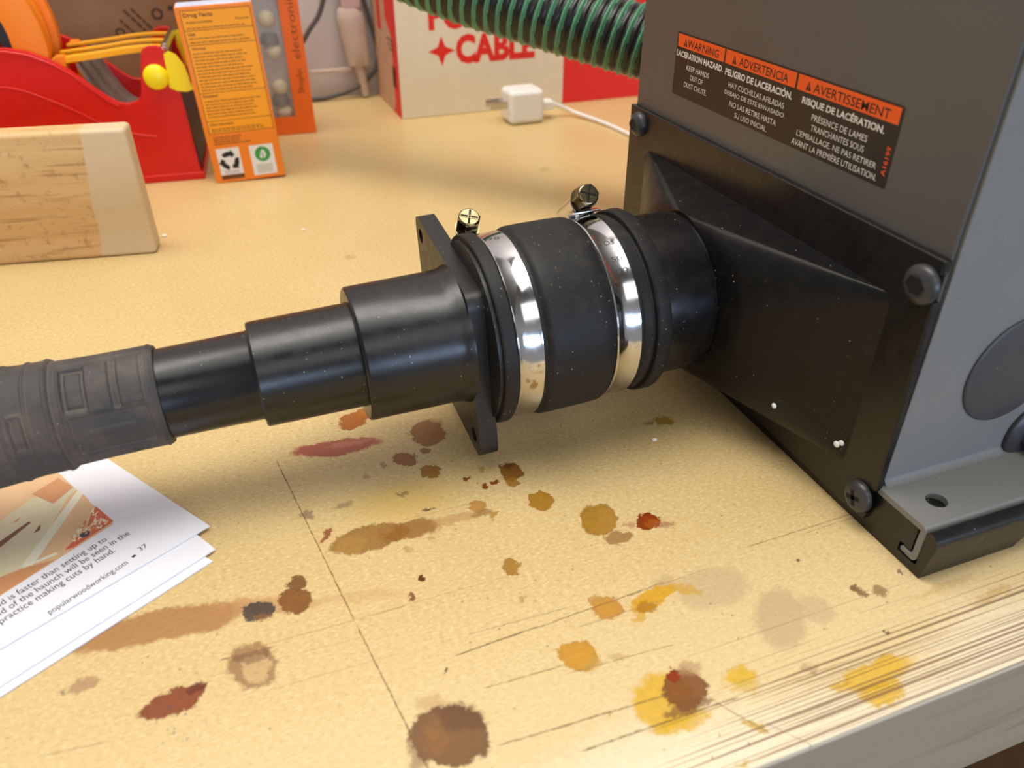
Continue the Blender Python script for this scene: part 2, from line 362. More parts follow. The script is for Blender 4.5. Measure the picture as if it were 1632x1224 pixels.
    zone = t.math('MULTIPLY', t.rng(sep.outputs[1], .140, .096, 0, 1), t.rng(sep.outputs[0], .03, .13, .1, 1))
    thr = t.rng(zone, 0, 1, .80, .53)
    k1 = t.rng(t.math('SUBTRACT', s1, thr), 0, .04, 0, .8); k2 = t.rng(t.math('SUBTRACT', s2, thr), 0, .035, 0, .75)
    scr = t.math('MULTIPLY', t.math('MAXIMUM', k1, k2), t.rng(zone, .05, .25, 0, 1))
    base = t.mix(scr, base, lin((122, 90, 62)))
    # blue-grey chalk specks
    vo = t.n('ShaderNodeTexVoronoi'); vo.inputs['Scale'].default_value = 620.; t.l(v, vo.inputs['Vector'])
    md = t.n('ShaderNodeVectorMath', operation='DISTANCE'); t.l(v, md.inputs[0]); md.inputs[1].default_value = SPECK
    sc3 = t.n('ShaderNodeSeparateColor'); t.l(vo.outputs['Color'], sc3.inputs[0])
    kk = t.math('MULTIPLY', t.rng(vo.outputs['Distance'], .10, .3, 1, 0), t.math('MULTIPLY', t.rng(md.outputs['Value'], .004, .011, .9, 0), t.rng(sc3.outputs[0], .45, .5, 0, 1)))
    base = t.mix(kk, base, lin((66, 84, 112)))
    sc4 = t.rng(sc3.outputs[1], .988, .99, 0, 1)
    base = t.mix(t.math('MULTIPLY', t.math('MULTIPLY', t.rng(vo.outputs['Distance'], .1, .34, .7, 0), sc4), 1.0), base, lin((112, 78, 46)))
    t.l(base, t.b.inputs['Base Color'])
    t.l(t.rng(y, .19, .1, .30, .55), t.b.inputs['Roughness'])
    t.b.inputs['Specular IOR Level'].default_value = .3
    t.bump(t.math('SUBTRACT', t.math('MULTIPLY', n2, .12), scr), .08, .0003)
    return t.m
M['bench'] = bench_material('stained_bench_board', STAINS, LINES)
M['bench_clean'] = bench_material('clean_bench_board', STAINS[-2:], [])

def wood_material(name, a, b, dark, axis_scale, streak):
    t = NT(name); v = t.coord()
    mp = t.n('ShaderNodeMapping'); mp.inputs['Scale'].default_value = axis_scale; t.l(v, mp.inputs[0])
    n1 = t.noise(22., mp.outputs[0], 4).outputs[0]; n2 = t.noise(70., mp.outputs[0], 3).outputs[0]
    c = t.mix(t.rng(n1, .3, .7), lin(a), lin(b)); c = t.mix(t.rng(n2, .55, .68, 0, streak), c, lin(dark))
    return t, c, v
t, c, v = wood_material('bench_edge_strip', (166, 148, 122), (178, 160, 134), (140, 122, 98), (.25, 3, 3), .5)
t.l(c, t.b.inputs['Base Color']); t.b.inputs['Roughness'].default_value = .6; M['edge'] = t.m
t, c, v = wood_material('scrap_board', (208, 164, 108), (224, 186, 130), (156, 106, 58), (.22, 4, 4), .8)
sep = t.n('ShaderNodeSeparateXYZ'); t.l(v, sep.inputs[0])
nz = t.noise(40., v).outputs[0]
bx = t.math('ADD', t.math('ADD', sep.outputs[0], t.math('MULTIPLY', sep.outputs[2], -.10)), t.math('MULTIPLY', t.math('SUBTRACT', nz, .5), .006))
pale = t.rng(bx, -.0315, -.030, 0, .9)
c = t.mix(pale, c, lin((214, 190, 154)))
kn = t.n('ShaderNodeVectorMath', operation='DISTANCE'); t.l(v, kn.inputs[0]); kn.inputs[1].default_value = (-.095, .0, .018)
c = t.mix(t.rng(kn.outputs['Value'], .002, .009, .6, 0), c, lin((120, 70, 34)))
c = t.mix(t.math('MULTIPLY', t.rng(t.noise(150., v, 4, .7).outputs[0], .55, .7, 0, .6), t.rng(pale, 0, .5, 1, 0)), c, lin((148, 98, 52)))
t.l(c, t.b.inputs['Base Color']); t.b.inputs['Roughness'].default_value = .55; M['board'] = t.m

t = NT('dirty_black_rubber'); v = t.coord()
geo = t.n('ShaderNodeNewGeometry')
dirt = t.math('ADD', t.rng(t.noise(60., v, 5, .65).outputs[0], .45, .72, 0, .38), t.rng(geo.outputs['Pointiness'], .495, .45, 0, .35))
c = t.mix(dirt, lin((64, 62, 61)), lin((128, 110, 92)))
vo = t.n('ShaderNodeTexVoronoi'); vo.inputs['Scale'].default_value = 520.; t.l(v, vo.inputs['Vector'])
sc_ = t.n('ShaderNodeSeparateColor'); t.l(vo.outputs['Color'], sc_.inputs[0])
c = t.mix(t.math('MULTIPLY', t.rng(vo.outputs['Distance'], .05, .14, .6, 0), t.rng(sc_.outputs[0], .9, .92)), c, lin((180, 165, 145)))
t.l(c, t.b.inputs['Base Color']); t.b.inputs['Roughness'].default_value = .62; t.b.inputs['Specular IOR Level'].default_value = .35
t.bump(t.noise(900., v, 4, .7).outputs[0], .25); M['dirty_rubber'] = t.m

t = NT('printed_workshop_photo'); v = t.coord()
nz = t.noise(120., v, 4).outputs[0]
t.l(t.mix(nz, lin((208, 196, 158)), lin((226, 218, 186))), t.b.inputs['Base Color']); t.b.inputs['Roughness'].default_value = .4; M['ph_cream'] = t.m
M['ph_tan'] = simple('printed_tan_wood', (224, 184, 138), .4, var=.05, scale=120)
M['ph_brown'] = simple('printed_red_brown_wood', (206, 146, 98), .4, var=.08, scale=120)
M['ph_dark'] = simple('printed_dark_brown', (120, 66, 42), .4, var=.1, scale=120)
M['ph_pale'] = simple('printed_pale_edge', (232, 226, 204), .4)
M['ph_red'] = simple('printed_red', (214, 96, 58), .4, var=.15, scale=300)
M['ph_shaving'] = simple('printed_shaving', (246, 226, 186), .4, var=.05)
M['ph_navy'] = simple('printed_navy', (58, 44, 82), .4)

# ------------------------------------------------------------------ mesh builder (millimetres)
class MB:
    def __init__(s): s.v = []; s.f = []; s.mi = []; s.sm = []; s.mats = []
    def m(s, mat):
        if mat not in s.mats: s.mats.append(mat)
        return s.mats.index(mat)
    def add(s, verts, faces, mat, smooth=False, T=None):
        o = len(s.v); k = s.m(mat)
        s.v += [tuple(T @ Vector(p)) if T is not None else tuple(p) for p in verts]
        for f in faces: s.f.append([i+o for i in f]); s.mi.append(k); s.sm.append(smooth)
        return s
    def box(s, a, b, mat, T=None):
        (x0, y0, z0), (x1, y1, z1) = a, b
        vs = [(x0,y0,z0),(x1,y0,z0),(x1,y1,z0),(x0,y1,z0),(x0,y0,z1),(x1,y0,z1),(x1,y1,z1),(x0,y1,z1)]
        return s.add(vs, [(0,3,2,1),(4,5,6,7),(0,1,5,4),(1,2,6,5),(2,3,7,6),(3,0,4,7)], mat, T=T)
    def prism(s, poly, axis, a, b, mat, T=None, smooth=False):
        """extrude a 2D polygon along x ('x': (y,z)), 'y': (x,z), 'z': (x,y)"""
        P = {'x': lambda p, c: (c, p[0], p[1]), 'y': lambda p, c: (p[0], c, p[1]), 'z': lambda p, c: (p[0], p[1], c)}[axis]
        n = len(poly); vs = [P(p, a) for p in poly] + [P(p, b) for p in poly]
        fs = [tuple(range(n)), tuple(reversed(range(n, 2*n)))] + [(i, n+i, n+(i+1) % n, (i+1) % n) for i in range(n)]
        return s.add(vs, fs, mat, smooth, T)
    def lathe(s, prof, mat, T=None, n=72, closed=False, ends=True):
        """profile [(x, r)] turned about the x axis"""
        vs = []; fs = []
        for x, r in prof:
            for k in range(n):
                a = 2*math.pi*k/n; vs.append((x, -r*math.sin(a), r*math.cos(a)))
        m = len(prof)
        for i in range(m if closed else m-1):
            j = (i+1) % m
            for k in range(n):
                k2 = (k+1) % n; fs.append((i*n+k, i*n+k2, j*n+k2, j*n+k))
        s.add(vs, fs, mat, True, T)
        if ends and not closed:
            s.add(vs[:n], [tuple(range(n))], mat, False, T); s.add(vs[-n:], [tuple(reversed(range(n)))], mat, False, T)
        return s
    def tube(s, pts, r, mat, n=10, T=None, caps=True):
        pts = [Vector(p) for p in pts]; vs = []; fs = []; up = None
        for i, p in enumerate(pts):
            d = (pts[min(i+1, len(pts)-1)] - pts[max(i-1, 0)]).normalized()
            if up is None: up = d.orthogonal().normalized()
            up = (up - d*up.dot(d)).normalized(); w = d.cross(up)
            rr = r[i] if isinstance(r, (list, tuple)) else r
            for k in range(n):
                a = 2*math.pi*k/n; vs.append(p + (up*math.cos(a) + w*math.sin(a))*rr)
        for i in range(len(pts)-1):
            for k in range(n):
                k2 = (k+1) % n; fs.append((i*n+k, i*n+k2, (i+1)*n+k2, (i+1)*n+k))
        s.add(vs, fs, mat, True, T)
        if caps:
            s.add(vs[:n], [tuple(reversed(range(n)))], mat, False, T); s.add(vs[-n:], [tuple(range(n))], mat, False, T)
        return s
    def sphere(s, c, rx, ry, rz, mat, T=None, n=20, m=12):
        vs = [(c[0], c[1], c[2]+rz)]
        for i in range(1, m):
            th = math.pi*i/m
            for k in range(n):
                a = 2*math.pi*k/n; vs.append((c[0]+rx*math.sin(th)*math.cos(a), c[1]+ry*math.sin(th)*math.sin(a), c[2]+rz*math.cos(th)))
        vs.append((c[0], c[1], c[2]-rz)); fs = []
        for k in range(n):
            k2 = (k+1) % n; fs.append((0, 1+k, 1+k2)); b = 1+(m-2)*n; fs.append((b+k2, b+k, len(vs)-1))
            for i in range(m-2): a0 = 1+i*n; fs.append((a0+k, a0+n+k, a0+n+k2, a0+k2))
        return s.add(vs, fs, mat, True, T)
    def plate(s, loops, depth, mat, T=None):
        """outline with holes (first loop is the outline), extruded from z=0 to z=depth in its own plane"""
        cu = bpy.data.curves.new('tmp', 'CURVE'); cu.dimensions = '2D'; cu.fill_mode = 'BOTH'; cu.extrude = depth/2
        for lp in loops:
            sp = cu.splines.new('POLY'); sp.points.add(len(lp)-1)
            for i, p in enumerate(lp): sp.points[i].co = (p[0], p[1], 0, 1)
            sp.use_cyclic_u = True
        return s._curve(cu, mat, T, (0, 0, depth/2))
    def _curve(s, cu, mat, T, off):
        ob = bpy.data.objects.new('tmp', cu); COL.objects.link(ob)
        me = bpy.data.meshes.new_from_object(ob.evaluated_get(bpy.context.evaluated_depsgraph_get()))
        vs = [tuple(Vector(v.co) + Vector(off)) for v in me.vertices]; fs = [tuple(p.vertices) for p in me.polygons]
        bpy.data.objects.remove(ob); bpy.data.meshes.remove(me); bpy.data.curves.remove(cu)
        return s.add(vs, fs, mat, False, T)
    def text(s, body, x0, x1, y0, y1, mat, fn=None, bold=0., fit=True, lift=0., ref=None):
        """lettering fitted into a box of the local plane; fn maps (x, y, lift) to a 3D point"""
        cu = bpy.data.curves.new('tmp', 'FONT'); cu.body = body; cu.size = 10; cu.resolution_u = 3; cu.offset = bold
        ob = bpy.data.objects.new('tmp', cu); COL.objects.link(ob)
        me = bpy.data.meshes.new_from_object(ob.evaluated_get(bpy.context.evaluated_depsgraph_get()))
        V = [v.co.copy() for v in me.vertices]; F = [tuple(p.vertices) for p in me.polygons]
        bpy.data.objects.remove(ob); bpy.data.meshes.remove(me); bpy.data.curves.remove(cu)
        xa = min(p.x for p in V); xb = max(p.x for p in V)
        ya, yb = ref if ref else (min(p.y for p in V), max(p.y for p in V))
        out = []
        for p in V:
            X = x0 + (p.x-xa)/(xb-xa)*(x1-x0); Y = y0 + (p.y-ya)/(yb-ya)*(y1-y0)
            out.append(fn(X, Y, lift) if fn else (X, Y, lift))
        return s.add(out, F, mat)
    def poly(s, pts, mat, fn=None, lift=0.):
        vs = [fn(x, y, lift) if fn else (x, y, lift) for x, y in pts]
        return s.add(vs, [tuple(range(len(vs)))], mat)
    def rect(s, x0, x1, y0, y1, mat, fn=None, lift=0.): return s.poly([(x0,y0),(x1,y0),(x1,y1),(x0,y1)], mat, fn, lift)
    def build(s, name, parent=None, bevel=0., seg=2, loc=(0,0,0), recalc=True, angle=30, weld=False, sharp=38):
        me = bpy.data.meshes.new(name); me.from_pydata([tuple(c*MM for c in p) for p in s.v], [], s.f)
        for k in s.mats: me.materials.append(M[k])
        for p, k, sm in zip(me.polygons, s.mi, s.sm): p.material_index = k; p.use_smooth = sm
        if recalc or weld:
            bm = bmesh.new(); bm.from_mesh(me)
            if weld: bmesh.ops.remove_doubles(bm, verts=bm.verts, dist=1e-6)
            if recalc: bmesh.ops.recalc_face_normals(bm, faces=bm.faces)
            bm.to_mesh(me); bm.free()
        if sharp and not bevel: me.set_sharp_from_angle(angle=R(sharp))
        ob = bpy.data.objects.new(name, me); COL.objects.link(ob); ob.location = [c*MM for c in loc]
        if parent: ob.parent = parent
        if bevel:
            bv = ob.modifiers.new('bevel', 'BEVEL'); bv.width = bevel*MM; bv.segments = seg; bv.limit_method = 'ANGLE'; bv.angle_limit = R(angle)
            bv.harden_normals = True
            for p in me.polygons: p.use_smooth = True
        return ob
def tag(o, label=None, cat=None, group=None, kind=None):
    for k, v in (('label', label), ('category', cat), ('group', group), ('kind', kind)):
        if v: o[k] = v
    return o
def thing(name, label, cat, loc=(0,0,0), rot=(0,0,0), group=None):
    o = bpy.data.objects.new(name, None); o.empty_display_size = .01; COL.objects.link(o)
    o.location = [c*MM for c in loc]; o.rotation_euler = rot
    return tag(o, label, cat, group)
def circ(cx, cy, r, n=28): return [(cx+r*math.cos(2*math.pi*k/n), cy+r*math.sin(2*math.pi*k/n)) for k in range(n)]
def rrect(x0, y0, x1, y1, r, n=5):
    out = []
    for cx, cy, a0 in ((x1-r, y1-r, 0), (x0+r, y1-r, 90), (x0+r, y0+r, 180), (x1-r, y0+r, 270)):
        for k in range(n+1): a = R(a0+90*k/n); out.append((cx+r*math.cos(a), cy+r*math.sin(a)))
    return out
def spline(pts, n=8):
    pts = [Vector(p) for p in pts]; out = []
    for i in range(len(pts)-1):
        p0, p1, p2, p3 = pts[max(i-1,0)], pts[i], pts[i+1], pts[min(i+2, len(pts)-1)]
        for k in range(n):
            t = k/n; out.append(.5*((2*p1)+(p2-p0)*t+(2*p0-5*p1+4*p2-p3)*t*t+(3*p1-p0-3*p2+p3)*t**3))
    return out + [pts[-1]]

# ------------------------------------------------------------------ setting
W = MB().box((-1600, 827, -900), (1600, 860, 1900), 'wall').build('wall_back'); tag(W, kind='structure')
F = MB().box((-1600, -1500, -930), (1600, 860, -900), 'floor').build('floor'); tag(F, kind='structure')
wb = thing('workbench', 'wooden workbench with an amber stained and scratched top carrying everything', 'workbench', (0, 0, -900))
b = MB(); gx = [-900, -140, 440, 900]; gy = [88.7, 345, 826]
gv = [(x, y, z) for z in (-3, 0) for y in gy for x in gx]; gi = lambda i, j, k: k*12 + j*4 + i
for mat_, sel in (('bench', True), ('bench_clean', False)):
    fs = []
    for i in range(3):
        for j in range(2):
            if (i == 1 and j == 0) == sel:
                fs += [(gi(i,j,1), gi(i+1,j,1), gi(i+1,j+1,1), gi(i,j+1,1)), (gi(i,j,0), gi(i,j+1,0), gi(i+1,j+1,0), gi(i+1,j,0))]
                if j == 0: fs.append((gi(i,0,0), gi(i+1,0,0), gi(i+1,0,1), gi(i,0,1)))
                if j == 1: fs.append((gi(i,2,0), gi(i,2,1), gi(i+1,2,1), gi(i+1,2,0)))
                if i == 0: fs.append((gi(0,j,0), gi(0,j,1), gi(0,j+1,1), gi(0,j+1,0)))
                if i == 2: fs.append((gi(3,j,0), gi(3,j+1,0), gi(3,j+1,1), gi(3,j,1)))
    b.add(gv, fs, mat_)
o = b.build('worktop', wb, bevel=.8, weld=True); o.location.z = .9
b = MB(); b.box((-900, 89.0, -57.2), (900, 128, -3.1), 'edge'); o = b.build('front_edge', wb, bevel=.8); o.location.z = .9
b = MB(); b.box((-900, 400, -150), (900, 425, -3.2), 'apron'); o = b.build('apron', wb); o.location.z = .9
for lx in (-820, 420):
    b = MB(); b.box((lx, 130, -900), (lx+70, 200, -57.3), 'apron'); o = b.build('leg', wb, bevel=2); o.location.z = .9
b = MB(); b.box((-820, 700, -900), (-750, 800, -6.2), 'apron'); o = b.build('leg', wb, bevel=2); o.location.z = .9
b = MB(); b.box((420, 700, -900), (490, 800, -6.2), 'apron'); o = b.build('leg', wb, bevel=2); o.location.z = .9

# ------------------------------------------------------------------ planer
pl = thing('thickness_planer', 'grey benchtop planing machine with warning label, its dust hood facing left', 'power tool', (191, 125, 0))
PO = (-191, -125, 0)                      # parts are modelled in bench millimetres
def part(b, name, parent=pl, **k):
    o = b.build(name, parent, **k); o.location = [c*MM for c in PO]; return o
def sub(b, name, parent, **k): return b.build(name, parent, **k)
X0 = 188.8
# base with the channel that the side panel hooks into
b = MB(); b.prism([(125.2,0),(343,0),(343,18.6),(150.5,17.6),(131.4,16.9),(131.2,16.6),(131.2,7.5),(135.8,7.5),(136,7.2),(136,3.6),(128.5,3.6),(127.9,4.4),(127.9,17.6),(127.2,19.0),(126.0,19.2),(124.6,18.6),(123.5,17.2),(123.1,15.2)], 'x', 190.9, 232.6, 'plate')
for i, p in enumerate(b.v):
    if p[0] > 200: b.v[i] = (p[0]+p[2]*.62, p[1], p[2])
base = part(b, 'base_rail', bevel=.35)
b = MB(); b.box((232, 160, 0.2), (480, 343, 18), 'plate'); part(b, 'base_body', bevel=1)
# side panel: one bent sheet = wall + foot flange with hole + hooked lip
b = MB()
T = Matrix.Translation((0, 0, 17.4))
b.plate([[(190.7,129.8),(300,129.8),(300,151),(190.7,150.2)], circ(204.2,138.1,3.6)], 2.2, 'panel', T)
b.prism([(129.9,19.6),(128.9,19.2),(128.2,18.2),(128.0,16.8),(128.1,6.6),(128.8,5.2),(130,4.6),(134.8,4.9),(135.1,6.0),(134.6,6.7),(131.2,6.6),(130.4,7.4),(130.4,17.4),(129.9,17.4)], 'x', 190.6, 300, 'panel')
pr = [(152.0,19.6)]
for k in range(7): a = R(-90+90*k/6); pr.append((148.6+0, 0)) if False else None
arc = [(148.4+2.6*math.sin(R(a)), 22.2-2.6*math.cos(R(a))) for a in range(0, 91, 15)]
b.prism([(148.4,17.4)] + arc + [(151.2,419),(153.0,419),(153.0,17.4)], 'x', 193.4, 300, 'panel')
# rounded bend down the left edge of the wall, meeting the cover
e = [(193.4+4-4*math.cos(R(a)), 151.1+4-4*math.sin(R(a))) for a in range(0, 91, 10)]
side = part(b, 'side_panel', bevel=.4)
b = MB(); b.box((194.2, 152.6, 19.8), (480, 341, 420), 'panel'); part(b, 'body_shell', bevel=2.5, seg=4)
# front cover (label side): folded sheet
b = MB(); b.box((191.8, 152.2, 86), (193.3, 341.6, 420), 'cover'); cov = part(b, 'front_cover', bevel=.45)
# label
b = MB(); LX = 191.72
lf = lambda u, v, l: (LX-l, 311.6-u, 138.7-v)
b.poly([(p[0], p[1]) for p in rrect(0, 0, 129, 24.9, 1.0)], 'label_black', lf)
for u0, u1, tr, t0, t1, word in ((1.0, 35.2, 5.6, 8.4, 31.4, 'WARNING'), (36.2, 79.0, 40.9, 45.3, 74.9, 'ADVERTENCIA'), (80.1, 127.8, 84.7, 88.6, 124.0, 'AVERTISSEMENT')):
    b.rect(u0, u1, .7, 5.7, 'label_orange', lf, .03)
    b.poly([(tr-.1, 5.0), (tr+2.7, 5.0), (tr+1.3, 1.9)], 'label_black', lf, .06)
    b.rect(tr+1.15, tr+1.45, 3.0, 4.1, 'label_orange', lf, .09); b.rect(tr+1.15, tr+1.45, 4.4, 4.7, 'label_orange', lf, .09)
    b.text(word, t0, t1, 5.0, 2.0, 'label_black', lf, .08, lift=.06)
for s_, u0, u1, v0, v1, bd in (('LACERATION HAZARD.', .7, 35.4, 9.4, 7.0, .3), ('KEEP HANDS', 9.5, 26.4, 13.7, 11.7, .0), ('OUT OF', 13.0, 22.7, 17.0, 15.0, .0), ('DUST CHUTE.', 9.1, 26.3, 20.4, 18.4, .0),
        ('PELIGRO DE LACERACIÓN.', 37.2, 78.5, 9.8, 6.7, .3), ('HAY CUCHILLAS AFILADAS', 40.6, 75.2, 13.7, 11.7, .0), ('DEBAJO DE ESTE ENVASADO.', 38.7, 76.6, 17.1, 15.0, .0), ('NO LAS RETIRE HASTA', 43.0, 72.6, 20.4, 18.4, .0), ('SU USO INICIAL.', 47.2, 68.1, 23.7, 21.8, .0),
        ('RISQUE DE LACÉRATION.', 84.0, 123.2, 9.9, 6.7, .3), ('PRÉSENCE DE LAMES', 90.4, 117.2, 13.7, 11.1, .0), ('TRANCHANTES SOUS', 91.0, 116.8, 17.0, 15.0, .0), ("L'EMBALLAGE. NE PAS RETIRER", 84.4, 123.4, 20.3, 18.3, .0), ('AVANT LA PREMIÈRE UTILISATION.', 82.6, 124.7, 23.7, 21.1, .0)):
    b.text(s_, u0, u1, v0, v1, 'label_white', lf, bd, lift=.05)
b.text('A16199', 12.4, 21.3, 125.9, 127.7, 'label_orange', lambda x, y, l: lf(253.6-y, 33.7-x, l), .1, lift=.05)
# text above runs bottom-to-top: x is the reading direction
lab = part(b, 'warning_label', recalc=False); lab['label'] = 'black and orange three-language warning label'
# round plug and bolt on the side panel
def flatdisc(cx, cz, y, r, h, dome, mat, parent, name, n=48):
    b = MB(); T = Matrix.Translation((cx, y, cz)) @ Matrix.Rotation(R(-90), 4, 'Z')   # local +x -> -y
    b.lathe([(0, r), (h*.6, r), (h*.9, r-.3), (h, r-.8), (h+dome, r*.5), (h+dome*1.2, .01)], mat, T, n, ends=False); return part(b, name, parent)
flatdisc(235.2, 57.2, 151.2, 20.2, 1.2, .1, 'disc', pl, 'round_plug')
b = MB(); T = Matrix.Translation((258.5, 151.2, 25.6)) @ Matrix.Rotation(R(-90), 4, 'Z')
b.lathe([(0, 13), (1.6, 13), (2.6, 11.5), (3.4, 8.5)], 'black_bolt', T, 40)
b.prism([(7.6*math.cos(R(60*k+10)), 7.6*math.sin(R(60*k+10))) for k in range(6)], 'x', 3, 9, 'black_bolt', T)
part(b, 'flange_bolt', bevel=.5)
# hood flange plate with slots for its bolts
PP = [(341.5,102.2),(341.5,5.2),(151.2,4.6),(150.4,8.2),(156.5,8.4),(158.6,10.2),(158.8,13.4),(157.4,15.8),(155,16.8),(149.4,18.6),(150.9,90.2),(156.5,90.0),(159.2,91.6),(159.8,94.4),(159.2,97.0),(156.5,98.8),(151.3,98.9),(151.0,103.6)]
b = MB(); b.prism(PP, 'x', X0, 191.7, 'plate'); plate = part(b, 'hood_flange', bevel=.55, seg=3)
# square-to-round dust hood
b = MB(); n = 96; CY, CZ, CR, CXE = 252.6, 50.9, 33.0, 166.4
cor = [(165.2, 85.9), (324.8, 85.9), (324.8, 18.6), (165.2, 18.6)]
ring = [(CXE, CY-CR*math.cos(2*math.pi*k/n), CZ+CR*math.sin(2*math.pi*k/n)) for k in range(n)]   # starts at the right, goes over the top
def rcor(i, f):                         # softly rounded base corner, f 0..1 along its arc
    cy, cz = cor[i]; sy = 1 if cy < 252 else -1; sz = -1 if cz > 50 else 1; r = 4.
    a = f*math.pi/2
    if i in (0, 2): dy, dz = (math.cos(a), math.sin(a))
    else: dy, dz = (math.sin(a), math.cos(a))
    return (X0+.2, cy+sy*r*(1-dy), cz+sz*r*(1-dz))
basep = []; q = n//4
for i in range(4):
    for k in range(q+1): basep.append(rcor(i, k/q))
rows = 7; vs = []
idx = []
for i in range(4):
    for k in range(q+1): idx.append((i*q+k) % n)
for rr in range(rows):
    t_ = rr/(rows-1)
    for bp_, j in zip(basep, idx):
        c_ = ring[j]; vs.append(tuple(bp_[a]+(c_[a]-bp_[a])*t_ for a in range(3)))
m_ = len(basep); fs = []
for rr in range(rows-1):
    for k in range(m_):
        k2 = (k+1) % m_; fs.append((rr*m_+k, rr*m_+k2, (rr+1)*m_+k2, (rr+1)*m_+k))
b.add(vs, fs, 'hood', True); b.add(ring, [tuple(range(n))], 'hood')
hood = part(b, 'dust_hood', weld=True, sharp=50)
b = MB(); T = Matrix.Translation((0, CY, CZ)) @ Matrix.Rotation(R(-1.26), 4, 'Y')
T = Matrix.Translation((170, 252.6, 51)) @ Matrix.Rotation(R(-1.26), 4, 'Y') @ Matrix.Translation((-170, 0, 0))
TUBE = T
b.lathe([(140, 30.5), (140, 32.0), (164.9, 32.3), (165.6, 32.1), (166.0, 31.4), (180, 31.0)], 'black_gloss', T, 96); part(b, 'outlet_pipe')
# bolts of the hood: two socket heads, one cross head
def bolt(y, z, r, h, kind, name, x=None):
    x = X0 if x is None else x
    b = MB(); T = Matrix.Translation((x, y, z)) @ Matrix.Rotation(R(180), 4, 'Z')
    prof = [(-2.5, r*.55), (-.1, r*.55), (0, r), (h*.25, r)] + [(h*(.25+.75*math.sin(R(a))), r*math.cos(R(a))) for a in (15, 28, 42, 56)]
    xr, rr = prof[-1]
    b.lathe(prof, 'black_bolt', T, 40)
    if kind == 'hex':
        hx = [(rr*1.05*math.cos(R(60*k+8)), rr*.86*math.sin(R(60*k+8))) for k in range(6)]
        b.prism(hx, 'x', xr-.2, xr+.06, 'recess_shade', T)
        for k in range(6):
            p, q_ = hx[k], hx[(k+1) % 6]
            b.prism([p, q_, (q_[0]*1.18, q_[1]*1.18), (p[0]*1.18, p[1]*1.18)], 'x', xr-.2, xr+.25, 'black_bolt', T)
    else:
        w = r*.13; L = r*.5
        for a in (20, 110):
            Tr = T @ Matrix.Rotation(R(a), 4, 'X')
            b.box((xr-.3, -L, -w), (xr+.08, L, w), 'recess_shade', Tr)
    return part(b, name)
bolt(156.2, 94.2, 6.2, 3.6, 'hex', 'socket_bolt'); bolt(331.4, 95.4, 5.6, 4.2, 'hex', 'socket_bolt')
bolt(154.9, 12.6, 5.9, 3.6, 'cross', 'cross_head_screw')
for y_, z_, r_ in ((193.5, 28.5, 1.15), (169.7, 25.2, 1.5), (168.3, 26.6, 1.3)):
    # paint blobs sit on the sloping hood face
    f_ = (z_, y_)
    t_ = max(0., (y_-166.0)/(219.8-166.0)); xx = X0 - t_*(X0-CXE)*1.0
    b = MB(); b.sphere((xx+.15, y_, z_), .7, r_, r_*.9, 'white_paint'); o = part(b, 'paint_drop'); o['label'] = 'white paint drop on the dust hood'

# ------------------------------------------------------------------ coupling, clamps, adapter, hose on one slightly drooping axis
def axis_thing(name, label, cat, x, group=None):
    p = TUBE @ Vector((x, 0, 0))
    o = thing(name, label, cat, tuple(p), (0, R(-1.26), 0), group); return o
def tp(b, name, root, x, **k):
    o = b.build(name, root, **k); o.location = (-x*MM, 0, 0); return o
cp = axis_thing('flexible_coupling', 'thick black rubber pipe coupling between the dust hood and square flange', 'pipe coupling', 112)
b = MB(); b.lathe([(79.4,31),(79.4,35.9),(79.8,36.3),(80.4,36.4),(84.0,36.4),(84.5,36.0),(84.6,34.7),(95.4,34.7),(96.2,35.2),(97.0,36.2),(98.2,36.6),(103,36.7),(116,36.7),(120.6,36.5),(121.6,36.0),(122,34.7),(133.4,34.7),(134,35.2),(137.2,35.0),(137.8,34.2),(138.6,34.2),(138.9,35.8),(139.6,36.4),(143.6,36.5),(144.5,36.0),(144.8,35.0),(144.8,32.4),(140.2,32.4),(140.2,31)], 'rubber', n=120, closed=True)
tp(b, 'sleeve', cp, 112)
